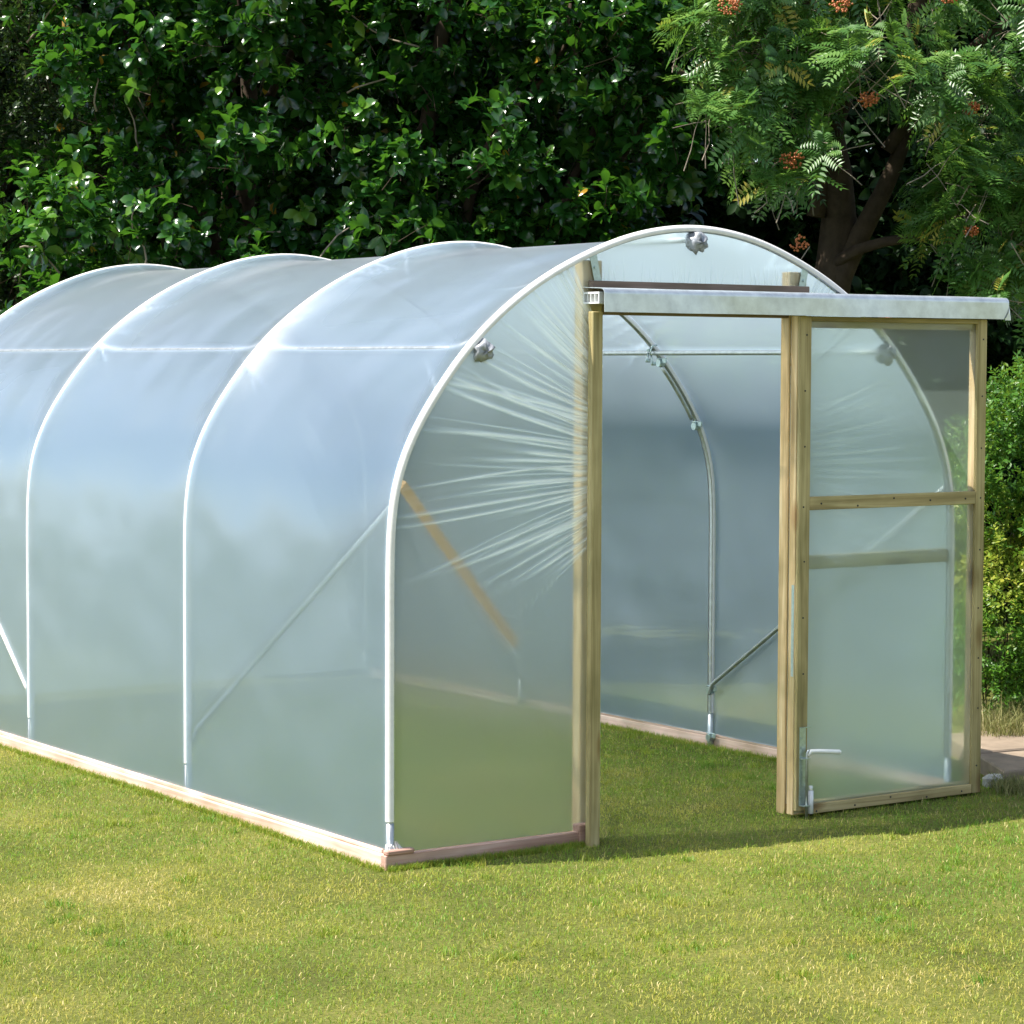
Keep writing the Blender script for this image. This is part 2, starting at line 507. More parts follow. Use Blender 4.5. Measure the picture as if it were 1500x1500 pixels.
def recess(s_idx, d):
    """how far the film hangs inside the hoop line at distance d from a hoop"""
    nz = np.clip(nor[s_idx, 1], 0, 1)
    k = np.clip(nz/0.85, 0, 1)**0.8
    return (0.043*k+0.004)*(1-np.exp(-(d/0.11)**1.3))

# film over the hoops: not below the base boards
si = np.arange(len(prof))
yy = []
for a, b in zip(HY[:-1], HY[1:]):
    t = np.linspace(0, 1, 71)[:-1]
    t = 0.5-0.5*np.cos(math.pi*t)*(0.65+0.35*np.abs(np.cos(math.pi*t)))
    yy.append(a+(b-a)*t)
yy = np.concatenate(yy+[[HY[-1]]])
keep = np.where(prof[:, 1] > 0.040)[0]
S, YY = np.meshgrid(keep, yy, indexing='ij')
D = np.min(np.abs(YY[..., None]-np.array(HY)), axis=-1)
R = recess(S, D)
R = R + 0.0035*(vn1(S/9.0, YY*3.1)-0.5)*np.clip(D/0.1, 0, 1)
# slack pleats over the roof close to each hoop
ple = np.zeros_like(R)
for _ in range(70):
    s0 = rng.choice(np.arange(100, 250)); y0 = HY[rng.integers(0, 4)]+rng.uniform(0.02, 0.10)*rng.choice([-1, 1])
    ang = rng.uniform(-0.6, 0.6); L = rng.uniform(0.06, 0.34)
    du = (S-s0)*0.0166; dv = YY-y0
    a_ = du*math.cos(ang)+dv*math.sin(ang); b_ = -du*math.sin(ang)+dv*math.cos(ang)
    ple += np.exp(-(a_/0.006)**2)*np.exp(-(b_/L)**2)*rng.uniform(0.4, 1)
R = R - 0.0035*ple
FXc = prof[S, 0]-nor[S, 0]*R; FZc = prof[S, 1]-nor[S, 1]*R
ni, nj = FXc.shape
ii, jj = np.meshgrid(np.arange(ni-1), np.arange(nj-1), indexing='ij'); q = (ii*nj+jj).ravel()
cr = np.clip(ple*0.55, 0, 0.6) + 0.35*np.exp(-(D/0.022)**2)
for s_ in (at_height(2.075), len(prof)-1-at_height(2.075)): cr = cr + 0.6*np.exp(-((S-s_)/0.9)**2)  # purlin highlight painted into the film as a whiter line
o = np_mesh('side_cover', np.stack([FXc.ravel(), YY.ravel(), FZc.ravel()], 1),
            [np.stack([q, q+1, q+nj+1, q+nj], 1)], M['film'], tun, True, {'crease_highlight': cr.ravel()})

# hoops, each with foam tape on its outer half
tcx = prof[:, 0]-nor[:, 0]*0.0150; tcz = prof[:, 1]-nor[:, 1]*0.0150
sel = np.arange(0, len(prof), 3)
hoop0 = MB(); pts = [(tcx[i], 0, tcz[i]) for i in sel]
hoop0.tube(pts, 0.0135, 12, up=(0, 1, 0))
tape0 = MB()
i0 = at_height(0.17)
rng_t = [i for i in range(i0, len(prof)-i0, 2)]
nseg = 10
base = 0
for a_, i in enumerate(rng_t):
    for k in range(nseg+1):
        th = math.radians(-118+236*k/nseg)
        rad = 0.0185
        nx, nz = nor[i]
        tape0.v.append((tcx[i]+nx*math.cos(th)*rad, math.sin(th)*rad, tcz[i]+nz*math.cos(th)*rad))
for a_ in range(len(rng_t)-1):
    for k in range(nseg):
        b0 = a_*(nseg+1)+k
        tape0.f.append((b0, b0+1, b0+nseg+2, b0+nseg+1))
def clip(mb, c, along='x', s=1.0):
    """a P-clip with a bolt"""
    x, y, z = c
    mb.tube([(x-0.017*s, y, z-0.010), (x+0.017*s, y, z-0.010)], 0.021*s, 10)
    mb.tube([(x, y-0.045*s, z+0.012), (x, y+0.03*s, z+0.012)], 0.0045*s, 8)
    mb.box(x-0.006*s, x+0.006*s, y-0.05*s, y-0.02*s, z-0.012*s, z+0.016*s, 0.002)
hoop_obj = None
for k, hy in enumerate(HY):
    if k == 0:
        h = hoop0.build('hoop', M['galv'], tun, True)
        tp = tape0.build('foam_tape', M['tape'], h, True)
        hoop_obj, tape_obj = h, tp
    else:
        h = hoop_obj.copy(); link(h, tun); h.location = (0, hy, 0)
        tp = tape_obj.copy(); link(tp, h)
# foot of the front hoop: film gathered under it
PUR = at_height(2.075)
pr_c = []
for s_ in (PUR, len(prof)//2, len(prof)-1-PUR):
    rc = float(recess(np.array([s_]), 0.8)[0])
    ins = rc + 0.0125 - 0.0035
    x, z = prof[s_, 0]-nor[s_, 0]*ins, prof[s_, 1]-nor[s_, 1]*ins
    pr_c.append((x, z))
    mb = MB(); mb.tube([(x, yv, z) for yv in np.linspace(0.015, HY[-1]-0.02, 20)], 0.0125, 12)
    pu = mb.build('purlin', M['galv'], tun, True)
    for hy in HY[1:3]:
        c = MB()
        # cross-over clamp: U-bolt with two wing bolts
        c.tube([(x-0.03, hy-0.035, z-0.01), (x-0.015, hy-0.035, z+0.035), (x+0.02, hy-0.03, z+0.04)], 0.004, 8)
        c.tube([(x+0.035, hy+0.02, z+0.01), (x+0.012, hy+0.01, z+0.02), (x-0.02, hy-0.005, z+0.012)], 0.006, 8)
        for dx, dz in ((-0.035, -0.035), (0.0, -0.05)):
            c.tube([(x+dx*0.4, hy, z), (x+dx-0.012, hy-0.04, z+dz)], 0.0045, 8)
            c.box(x+dx-0.026, x+dx+0.004, hy-0.046, hy-0.038, z+dz-0.013, z+dz+0.006, 0.002)
        c.build('clamp', M['zinc'], pu, True)
# duct tape over the purlin ends where they meet the front hoop
for (x, z), s_ in zip(pr_c, (PUR, len(prof)//2, len(prof)-1-PUR)):
    th = np.linspace(0, 2*math.pi, 17)[:-1]
    V = []; nr = 9
    ux, uz = nor[s_]; tx, tz = tan[s_]
    for j in range(nr):
        ph = j/(nr-1)*math.pi
        for t in th:
            sx = math.sin(ph)**0.5*math.cos(t)*0.048; sz = math.sin(ph)**0.5*math.sin(t)*0.042
            dy = -math.cos(ph)*0.038
            w = 1+0.75*(vn2(t*2.9+j*3.1, j*2.7+s_)-0.5)
            cx_, cz_ = x+ux*0.006-ux*0.02, z+uz*0.006-uz*0.02
            V.append((cx_+(tx*sx+ux*sz)*w, dy*w-0.006, cz_+(tz*sx+uz*sz)*w))
    V = np.array(V)
    F = np.array([(j*16+k, j*16+(k+1) % 16, (j+1)*16+(k+1) % 16, (j+1)*16+k) for j in range(nr-1) for k in range(16)])
    F = np.concatenate([F[:, [0, 1, 2]], F[:, [0, 2, 3]]]); np_mesh('duct_tape', V, [F], M['duct'], tun, False)
# fixing sleeve and clips on the right leg of the second hoop
hy = HY[1]
m_ = MB()
sl_i = [i for i in range(len(prof)-1-at_height(2.00), len(prof)-1-at_height(1.70))]
m_.tube([(tcx[i]-nor[i, 0]*0.034, hy-0.012, tcz[i]-nor[i, 1]*0.034) for i in sl_i[::2]], 0.011, 8)
m_.build('crop_bar_end', M['galv'], tun, True)
for zc in (2.02, 1.69):
    i = len(prof)-1-at_height(zc)
    c = MB(); clip(c, (tcx[i]-0.02, hy-0.012, tcz[i]-0.01), s=0.95)
    c.build('clamp', M['zinc'], tun)
for sx in (-1, 1):
    for yv in HY:
        for zc in (0.30, 0.055):
            if yv == 0 or sx < 0: continue
            c = MB(); clip(c, (sx*(W-0.026), yv-0.01, zc), s=0.9)
            c.build('clamp', M['zinc'], tun)
    # leg continuing into its ground tube (thicker grey tube at the foot)
    for yv in HY:
        c = MB(); c.tube([(sx*(W-0.015), yv, -0.10), (sx*(W-0.015), yv, 0.165)], 0.0165, 12)
        c.build('ground_tube', M['galv'], tun, True)
    for ya, yb in ((0.0, HY[1]), (HY[3]-0.35, HY[2])):
        xb = sx*(W-0.034)
        p0 = Vector((sx*(W-0.036), ya+(0.02 if ya < 1 else 0), 1.42)); p1 = Vector((xb, yb+(-0.04 if yb < 2 else 0.04), 0.33))
        e = Vector((xb, yb+(-0.012 if yb < 2 else 0.012), 0.27))
        c = MB(); c.tube([p0, p0.lerp(p1, 0.5), p1, p1.lerp(e, 0.5)+Vector((0, 0.004 if yb < 2 else -0.004, -0.002)), e], [0.0115, 0.0115, 0.0115, 0.010, 0.008], 10)
        if ya > 1 and sx < 0:
            c = MB(); c.tube([p0+Vector((-0.024, 0, 0)), p1+Vector((-0.024, 0, 0)), e], 0.016, 10)
        c.build('diagonal_brace', M['tape'] if ya > 1 and sx < 0 else M['galv'], tun, True)
# inner timber prop seen through the front panel
c = MB()
a = Vector((-1.44, 0.030, 1.50)); b = Vector((-0.50, 0.60, 0.76))
dirv = (b-a).normalized(); sd_ = dirv.cross(Vector((0, 1, 0))).normalized()*0.018; dd = dirv.cross(sd_).normalized()*0.011
vs = [p+sa*sd_+sb*dd for p in (a, b) for sa, sb in ((-1, -1), (1, -1), (1, 1), (-1, 1))]
c.poly(vs, [(0, 1, 2, 3), (7, 6, 5, 4), (0, 4, 5, 1), (1, 5, 6, 2), (2, 6, 7, 3), (3, 7, 4, 0)])
c.build('timber_prop', plain('orange_timber', (0.78, 0.45, 0.20), 0.7, 0.3), tun)

# base boards
def board(x0, x1, y0, y1, z0, z1, mat, name='base_board'):
    c = MB(); c.box(x0, x1, y0, y1, z0, z1, 0.003)
    return c.build(name, mat, tun)
for sx in (-1, 1):
    xo, xi = sx*(W+0.028), sx*(W-0.004)
    b1 = board(min(xo, xi), max(xo, xi), -0.035, HY[-1]+0.02, -0.03, 0.045, M['base_y'])
    xo2, xi2 = sx*(W+0.012), sx*(W-0.002)
    board(min(xo2, xi2), max(xo2, xi2), 0.02, HY[-1]+0.01, 0.0455, 0.062, M['base_y'], 'film_batten')
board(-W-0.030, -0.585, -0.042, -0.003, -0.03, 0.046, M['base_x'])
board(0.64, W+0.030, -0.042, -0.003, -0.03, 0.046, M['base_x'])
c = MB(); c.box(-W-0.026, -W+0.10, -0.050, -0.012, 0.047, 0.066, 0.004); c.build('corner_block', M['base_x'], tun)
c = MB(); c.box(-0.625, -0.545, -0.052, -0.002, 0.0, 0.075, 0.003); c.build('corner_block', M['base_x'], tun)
# film tail gathered at the foot of the front hoop
c = MB()
for k in range(7):
    a = k*0.9
    c.poly([(-W-0.02+0.012*k, -0.022-0.006*(k % 2), 0.066), (-W-0.012+0.012*k, -0.026, 0.066), (-W-0.004+0.008*k, -0.018, 0.092+0.012*math.sin(a*2)), (-W-0.014+0.010*k, -0.012, 0.084)], [(0, 1, 2, 3)])
c.build('film_tail', M['whiteplastic'], tun)

# posts of the door opening
def post(x0, x1, nm='door_post'):
    zt = min(topz(x0), topz(x1))-0.03
    c = MB(); c.box(x0, x1, 0.008, 0.066, -0.03, zt, 0.003)
    return c.build(nm, M['post'], tun, loc=(x0, 0, 0))
pL = post(-0.580, -0.482); pR = post(0.534, 0.630)
for po, x in ((pL, -0.53), (pR, 0.60)):
    s_ = -1 if x < 0 else 1
    c = MB(); z0 = topz(x)-0.02
    for (xa, za), (xb, zb) in (((x+s_*0.012, z0), (x-s_*0.018, z0-0.125)),):
        d = Vector((xb-xa, 0, zb-za)).normalized(); pr = Vector((-d.z, 0, d.x))*0.018
        vs = [Vector((px, yv, pz))+sg*pr for px, pz in ((xa, za), (xb, zb)) for yv in (-0.0065, -0.0025) for sg in (-1, 1)]
        c.poly(vs, [(0, 1, 3, 2), (4, 6, 7, 5), (0, 4, 5, 1), (2, 3, 7, 6), (0, 2, 6, 4), (1, 5, 7, 3)])
    c.tube([(x, -0.012, z0-0.06), (x, 0.0, z0-0.06)], 0.006, 8)
    br = c.build('bracket', M['zinc'], po)
    br.location = -Vector(po.location)
# lintel behind the door rail and its batten
c = MB(); c.box(-0.481, 0.533, 0.010, 0.060, 2.18, 2.285, 0.003); c.build('lintel', M['lintel'], tun)
c = MB(); c.box(-0.56, 0.615, -0.030, -0.004, 2.285, 2.318, 0.002); c.build('lintel_batten', M['lintel'], tun)
# cross rail of the end frame, right of the door opening
c = MB(); c.box(0.631, hw(1.10)-0.02, 0.010, 0.048, 1.075, 1.135, 0.002); c.build('frame_rail', M['door_wood_x'], tun)

# end films ---------------------------------------------------------------
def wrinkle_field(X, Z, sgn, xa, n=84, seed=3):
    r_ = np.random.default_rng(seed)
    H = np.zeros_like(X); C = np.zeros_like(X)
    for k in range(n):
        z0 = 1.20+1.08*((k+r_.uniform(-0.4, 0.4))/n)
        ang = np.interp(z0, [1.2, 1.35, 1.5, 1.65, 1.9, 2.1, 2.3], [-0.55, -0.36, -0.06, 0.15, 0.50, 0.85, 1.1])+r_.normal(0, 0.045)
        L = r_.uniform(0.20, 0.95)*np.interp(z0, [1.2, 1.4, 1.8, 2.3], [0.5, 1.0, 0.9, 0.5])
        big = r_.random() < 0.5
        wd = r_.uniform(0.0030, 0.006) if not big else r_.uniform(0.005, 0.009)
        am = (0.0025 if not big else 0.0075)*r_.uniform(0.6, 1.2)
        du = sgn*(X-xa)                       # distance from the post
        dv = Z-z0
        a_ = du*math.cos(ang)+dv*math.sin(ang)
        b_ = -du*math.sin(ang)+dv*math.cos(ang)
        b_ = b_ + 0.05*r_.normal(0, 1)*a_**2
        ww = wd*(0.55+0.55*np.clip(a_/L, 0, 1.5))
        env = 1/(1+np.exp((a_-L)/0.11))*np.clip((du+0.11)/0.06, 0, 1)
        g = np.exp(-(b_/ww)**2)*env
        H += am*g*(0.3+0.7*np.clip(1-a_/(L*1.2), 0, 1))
        C += g*(0.9 if not big else 2.2)*np.clip(1.15-a_/(L*1.1), 0.12, 1)  # whitens folds: doubled film plus the bright streaks painted into the colour
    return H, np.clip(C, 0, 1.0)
def end_panel(x_edge, sgn, seed, yp, mat=M['film_end'], wr=True, name='end_cover'):
    zs = np.concatenate([np.linspace(0.046, 1.1, 60), np.linspace(1.1, topz(x_edge)-0.012, 560)[1:]])
    us = np.linspace(0, 1, 300)
    ho = np.array([hw(z) for z in zs])-0.012
    x0 = sgn*ho
    Xg = x_edge+(x0[:, None]-x_edge)*us[None, :]
    Zg = np.repeat(zs[:, None], len(us), 1)
    if wr:
        H, C = wrinkle_field(Xg, Zg, sgn, x_edge+sgn*0.10, seed=seed)
    else:
        H = np.zeros_like(Xg); C = H
    soft = 0.004*(vn3(Xg*4, Zg*3+seed)-0.5)
    Yg = yp-H+soft*np.clip((np.abs(Xg)-0.66)/0.1, 0, 1)
    ni, nj = Xg.shape
    ii, jj = np.meshgrid(np.arange(ni-1), np.arange(nj-1), indexing='ij'); q = (ii*nj+jj).ravel()
    return np_mesh(name, np.stack([Xg.ravel(), Yg.ravel(), Zg.ravel()], 1), [np.stack([q, q+1, q+nj+1, q+nj], 1)], mat, tun, True, {'crease_highlight': (C if sgn < 0 else C*0.45).ravel()})
end_panel(-0.483, -1, 3, 0.0)
end_panel(0.535, 1, 11, 0.0)
# film above the lintel
xs = np.linspace(-0.484, 0.536, 520); vs_ = np.linspace(0, 1, 60)
zt = np.array([topz(x) for x in xs])-0.010
Xg = np.repeat(xs[:, None], 60, 1); Zg = 2.30+(zt[:, None]-2.30)*vs_[None, :]
H = np.zeros_like(Xg); C = np.zeros_like(Xg)
r_ = np.random.default_rng(5)
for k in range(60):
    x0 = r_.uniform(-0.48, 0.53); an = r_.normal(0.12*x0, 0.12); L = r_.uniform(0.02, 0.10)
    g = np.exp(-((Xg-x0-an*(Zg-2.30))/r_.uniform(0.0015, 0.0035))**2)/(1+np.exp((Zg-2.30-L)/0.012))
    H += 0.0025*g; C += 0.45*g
ni, nj = Xg.shape
ii, jj = np.meshgrid(np.arange(ni-1), np.arange(nj-1), indexing='ij'); q = (ii*nj+jj).ravel()
np_mesh('end_cover', np.stack([Xg.ravel(), (-0.0005-H).ravel(), Zg.ravel()], 1), [np.stack([q, q+nj, q+nj+1, q+1], 1)], M['film_end'], tun, True, {'crease_highlight': np.clip(C, 0, 0.7).ravel()})
# film over the back end
zs = np.linspace(0.046, 2.54, 60)
Vb = []
for z in zs:
    w_ = max(hw(z)-0.012, 0.01)
    for u in np.linspace(-1, 1, 30): Vb.append((u*w_, HY[-1]+0.002, z))
q = np.array([(i*30+j, i*30+j+1, (i+1)*30+j+1, (i+1)*30+j) for i in range(59) for j in range(29)])
np_mesh('end_cover', np.array(Vb), [q], M['film'], tun, True, {'crease_highlight': np.zeros(len(Vb))})

# door rail with its bent aluminium cover
RX0, RX1 = -0.588, 1.712
rail = MB()
# hollow track: outer walls and webs (the open profile shows at its left end)
for (ya, yb, za, zb) in ((-0.120, -0.012, 2.262, 2.270), (-0.120, -0.012, 2.222, 2.229), (-0.120, -0.114, 2.2295, 2.2615), (-0.018, -0.012, 2.2295, 2.2615),
                         (-0.092, -0.088, 2.2295, 2.2615), (-0.064, -0.060, 2.2295, 2.2615), (-0.040, -0.036, 2.2295, 2.2615)):
    rail.box(RX0-0.004, RX1-0.03, ya, yb, za, zb)
dr_rail = rail.build('door_rail', M['whiteplastic'], tun)
c = MB(); c.box(RX0+0.02, RX1-0.05, -0.1135, -0.0185, 2.2296, 2.2614); c.build('slot_shade_fill', M['slot'], dr_rail)  # black block set in the hollow track for the shade in its slots
cov = MB()
outl = [(-0.006, 2.292)]
for k in range(9):
    a = math.pi/2*k/8
    outl.append((-0.128-0.024*math.sin(a), 2.262+0.024*math.cos(a)+0.000))
outl += [(-0.1525, 2.188), (-0.1500, 2.188)]
inner = []
for k in range(9):
    a = math.pi/2*(8-k)/8
    inner.append((-0.128-0.0215*math.sin(a), 2.262+0.0215*math.cos(a)))
outl += inner + [(-0.006, 2.2895)]
nS = 40
xsr = np.linspace(RX0+0.0, RX1, nS)
V = []; n_o = len(outl)
for x in xsr:
    wob = 0.0018*math.sin(x*5.1)+0.001*math.sin(x*13)
    for (yv, zv) in outl: V.append((x, yv+(wob if zv < 2.24 else 0), zv+0.3*wob))
F = [(i*n_o+k, i*n_o+(k+1) % n_o, (i+1)*n_o+(k+1) % n_o, (i+1)*n_o+k) for i in range(nS-1) for k in range(n_o)]
cov.poly(V, F); cov.poly(V[:n_o], [tuple(range(n_o))]); cov.poly(V[-n_o:], [tuple(range(n_o))])
cover = cov.build('rail_cover', M['flash'], dr_rail)
# folded end flap at the right end
c = MB(); c.poly([(RX1+0.001, -0.020, 2.285), (RX1+0.001, -0.150, 2.255), (RX1+0.012, -0.154, 2.184), (RX1-0.030, -0.156, 2.184), (RX1-0.004, -0.156, 2.225)],
                 [(0, 1, 2), (1, 4, 3, 2)])
c.build('end_flap', M['flash'], dr_rail)

# stop batten at the left of the opening
c = MB(); c.box(-0.604, -0.553, -0.095, -0.060, -0.022, 2.19, 0.003)
c.build('door_stop', M['door_wood'], tun, loc=(-0.58, -0.08, 0))

# sliding door -------------------------------------------------------------
DX0, DX1, DY0, DY1 = 0.496, 1.616, -0.112, -0.048
door = empty('sliding_door', (DX0, 0, 0)); door.parent = tun
def dpart(name, mat, box_args, bev=0.002):
    c = MB(); c.box(*box_args, bev)
    return c.build(name, mat, door, loc=(DX0, 0, 0)), c
def dp(name, mat, a):
    o_, _ = dpart(name, mat, a)
    o_.location = (0, 0, 0)
    return o_
zb, zt_ = 0.012, 2.188
# rear frame
dp('stile', M['post'], (DX0, DX0+0.050, -0.0895, DY1, zb, zt_))
dp('stile', M['post'], (DX1-0.050, DX1, -0.0895, DY1, zb, zt_))
dp('top_rail', M['door_wood_x'], (DX0+0.0505, DX1-0.0505, -0.0890, DY1, zt_-0.05, zt_-0.001))
dp('bottom_rail', M['door_wood_x'], (DX0+0.0505, DX1-0.0505, -0.0890, DY1, zb+0.001, zb+0.05))
dp('middle_rail', M['door_wood_x'], (DX0+0.0505, DX1-0.0505, -0.0890, DY1, 1.352, 1.402))
# front battens
dp('front_batten', M['door_wood'], (DX0, DX0+0.062, DY0, -0.0925, zb+0.02, zt_))
dp('front_batten', M['door_wood'], (DX1-0.056, DX1, DY0, -0.0925, zb, zt_))
dp('front_batten', M['door_wood_x'], (DX0+0.0625, DX1-0.0565, DY0+0.001, -0.0925, zt_-0.022, zt_-0.001))
dp('front_batten', M['door_wood_x'], (DX0+0.0625, DX1-0.0565, DY0+0.001, -0.0925, zb, zb+0.042))
dp('front_batten', M['door_wood_x'], (DX0+0.0625, DX1-0.0565, DY0+0.001, -0.0925, 1.346, 1.404))
# screws
c = MB(); c.tube([(0, -0.0014, 0), (0, 0.002, 0)], 0.0042, 10)
scr = None
for xx, zz in [(x_, z_) for z_ in np.linspace(0.15, 2.1, 9) for x_ in (DX0+0.03, DX1-0.028)]+[(x_, z_) for x_ in np.linspace(DX0+0.12, DX1-0.12, 5) for z_ in (zb+0.021, 1.375)]:
    if scr is None: scr = c.build('screw', M['slot'], door); o_ = scr
    else: o_ = scr.copy(); link(o_, door)
    o_.location = (xx-DX0+rng.normal(0, 0.003), DY0, zz+rng.normal(0, 0.01))
# film
gx_ = np.linspace(DX0+0.006, DX1-0.006, 120); gz_ = np.linspace(zb+0.006, zt_-0.006, 200)
Xg, Zg = np.meshgrid(gx_, gz_, indexing='ij')
Yg = -0.091+0.0
ni, nj = Xg.shape
ii, jj = np.meshgrid(np.arange(ni-1), np.arange(nj-1), indexing='ij'); q = (ii*nj+jj).ravel()
np_mesh('door_film', np.stack([Xg.ravel()-DX0, np.full(Xg.size, -0.091), Zg.ravel()], 1), [np.stack([q, q+nj, q+nj+1, q+1], 1)], M['film_door'], door, True,
        {'crease_highlight': np.zeros(Xg.size)})
# drop bolt
def dbuild(mb, nm, mat, sm=False, par=None):
    o_ = mb.build(nm, mat, door, sm, loc=(DX0, 0, 0)); o_.location = (0, 0, 0); return o_
xb = DX0+0.032
c = MB(); c.box(xb-0.018, xb+0.018, DY0-0.004, DY0-0.0005, 0.055, 0.40, 0.001)
c.box(xb-0.018, xb+0.020, DY0-0.036, DY0-0.004, 0.055, 0.059)
c.box(xb-0.018, xb+0.020, DY0-0.036, DY0-0.004, 0.262, 0.266)
c.box(xb-0.006, xb+0.045, DY0-0.020, DY0-0.012, 0.398, 0.402)
for zz in (0.09, 0.19, 0.31, 0.35): c.tube([(xb-0.006, DY0-0.007, zz), (xb-0.006, DY0-0.003, zz)], 0.005, 8)
dbuild(c, 'bolt_plate', M['zinc'])
c = MB(); c.tube([(xb+0.008, DY0-0.024, -0.02), (xb+0.008, DY0-0.024, 0.285), (xb+0.012, DY0-0.026, 0.297), (xb+0.025, DY0-0.030, 0.300)], 0.006, 10)
dbuild(c, 'bolt_rod', M['galv'], True)
c = MB(); c.tube([(xb+0.014, DY0-0.028, 0.276), (xb+0.024, DY0-0.034, 0.296), (xb+0.05, DY0-0.045, 0.296), (xb+0.14, DY0-0.085, 0.290), (xb+0.147, DY0-0.088, 0.288)], [0.008, 0.0095, 0.0095, 0.0105, 0.006], 12)
dbuild(c, 'bolt_handle', M['whiteplastic'], True)
c = MB(); c.tube([(xb+0.034, DY0-0.020, 0.02), (xb+0.034, DY0-0.020, 0.12)], 0.013, 14)
c.tube([(xb+0.034, DY0-0.020, 0.120), (xb+0.034, DY0-0.020, 0.142)], 0.009, 10)
dbuild(c, 'bolt_spacer', M['whiteplastic'], True)
c = MB(); c.box(DX0-0.0015, DX0-0.0002, -0.086, -0.070, 0.62, 1.02); dbuild(c, 'edge_plate', M['zinc'])

# ------------------------------------------------------------------ paving, stone and earth by the shrub
def slab(pts, z0, z1, label):
    c = MB()
    n = len(pts); cen = np.mean(pts, axis=0)
    ins = [tuple(np.array(p)+(cen-np.array(p))*0.02) for p in pts]
    vs = [(*p, z0) for p in pts]+[(*p, z1-0.008) for p in pts]+[(*p, z1) for p in ins]
    fs = []
    for l in (0, 1): fs += [(l*n+i, l*n+(i+1) % n, (l+1)*n+(i+1) % n, (l+1)*n+i) for i in range(n)]
    fs += [tuple(range(2*n, 3*n)), tuple(range(n-1, -1, -1))]
    c.poly(vs, fs)
    L = (*cen, z0)
    o_ = c.build('paving_slab', M['stone'], None, loc=L)
    tag(o_, label, 'paving slab', 'paving slabs by the shrub')
slab([(1.86, -0.02), (2.62, -0.10), (2.95, 0.32), (2.12, 0.42)], -0.02, 0.075, 'buff stone slab with a dark front edge, nearer one at the right of the door')
slab([(2.14, 0.45), (2.98, 0.35), (3.3, 0.85), (2.45, 0.98)], -0.02, 0.080, 'buff stone slab lying behind the other slab at the foot of the shrub')
c = MB(); 
th = np.linspace(0, 2*math.pi, 9)[:-1]
vs = [(1.84+0.055*math.cos(t)*(1+0.2*math.sin(3*t)), 0.02+0.05*math.sin(t), z) for z, s_ in ((-0.02, 1), (0.04, 1)) for t in th] + [(1.84+0.04*math.cos(t), 0.02+0.03*math.sin(t), 0.055) for t in th]
c.poly(vs, [(l*8+i, l*8+(i+1) % 8, (l+1)*8+(i+1) % 8, (l+1)*8+i) for l in (0, 1) for i in range(8)]+[tuple(range(16, 24))])
tag(c.build('stone', M['white_stone'], None, loc=(1.84, 0.02, 0)), 'small pale stone in the grass beside the lower corner of the door', 'stone')

# ------------------------------------------------------------------ grass
def blades(name, P, hmin, hmax, wmin, wmax, lean, tone, mat, curl=0.5, seed=1, group=None):
    r_ = np.random.default_rng(seed)
    n = len(P)
    h = r_.uniform(hmin, hmax, n); w = r_.uniform(wmin, wmax, n)
    az = r_.uniform(0, 2*np.pi, n); ln = np.abs(r_.normal(0, lean, n)); faz = r_.uniform(0, 2*np.pi, n)
    d = np.stack([np.cos(az)*np.sin(ln), np.sin(az)*np.sin(ln), np.cos(ln)], 1)
    ln2 = ln+curl*r_.uniform(0.2, 1.2, n)
    d2 = np.stack([np.cos(az)*np.sin(ln2), np.sin(az)*np.sin(ln2), np.cos(ln2)], 1)
    wv = np.stack([np.cos(faz), np.sin(faz), np.zeros(n)], 1)*w[:, None]*0.5
    m1 = P+d*h[:, None]*0.55; tp = m1+d2*h[:, None]*0.45
    V = np.stack([P-wv, P+wv, m1+wv*0.8, m1-wv*0.8, tp], 1).reshape(-1, 3)
    b = np.arange(n)*5
    F4 = np.stack([b, b+1, b+2, b+3], 1); F3 = np.stack([b+3, b+2, b+4], 1)
    return np_mesh(name, V, [F4, F3], mat, None, False, {'tone': np.repeat(tone, 5)})

poly = np.array([(-4.9, -1.5), (-1.0, -4.4), (3.9, 0.0), (3.6, 2.6), (1.5, 4.2), (-1.5, 5.2)])
def inside(P, poly):
    c = np.ones(len(P), bool)
    for a, b in zip(poly, np.roll(poly, -1, 0)):
        e = b-a
        c &= (e[0]*(P[:, 1]-a[1])-e[1]*(P[:, 0]-a[0])) > 0
    return c
NB = 760000
P = rng.uniform((-5, -4.5), (4, 5.3), (NB, 2))
P = P[inside(P, poly)]
# leave out the strips under the boards and slabs
bad = (np.abs(np.abs(P[:, 0])-W-0.006) < 0.030) & (P[:, 1] > -0.05)
bad |= (np.abs(P[:, 1]+0.022) < 0.024) & (((P[:, 0] > -W) & (P[:, 0] < -0.58)) | ((P[:, 0] > 0.64) & (P[:, 0] < W)))
bad |= (P[:, 0] > 1.9+0.25*P[:, 1]) & (P[:, 1] > 0.0) & (P[:, 1] < 1.0)
dens = vn1(P[:, 0]*2.3, P[:, 1]*2.3)*0.5+vn2(P[:, 0]*9, P[:, 1]*9)*0.5
bad |= rng.random(len(P)) > 0.45+0.95*dens
P = P[~bad]
big = vn1(P[:, 0]*0.8+3, P[:, 1]*0.8)*0.45+vn2(P[:, 0]*3.1, P[:, 1]*3.1)*0.30+vn3(P[:, 0]*11, P[:, 1]*11)*0.25
tone = 0.42+1.45*(big-0.5)+rng.normal(0, 0.15, len(P))
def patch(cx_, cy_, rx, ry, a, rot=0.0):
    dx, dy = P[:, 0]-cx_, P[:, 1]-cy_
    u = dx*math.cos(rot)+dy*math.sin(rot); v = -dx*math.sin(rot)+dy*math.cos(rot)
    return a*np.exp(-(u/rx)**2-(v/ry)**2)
tone -= patch(0.4, -1.55, 1.1, 0.6, 0.30, -0.6)+patch(-0.72, -0.62, 0.45, 0.10, 0.30, -0.6)+patch(0.45, 0.9, 0.9, 0.35, 0.12)+patch(1.0, 3.1, 1.0, 0.3, 0.12)
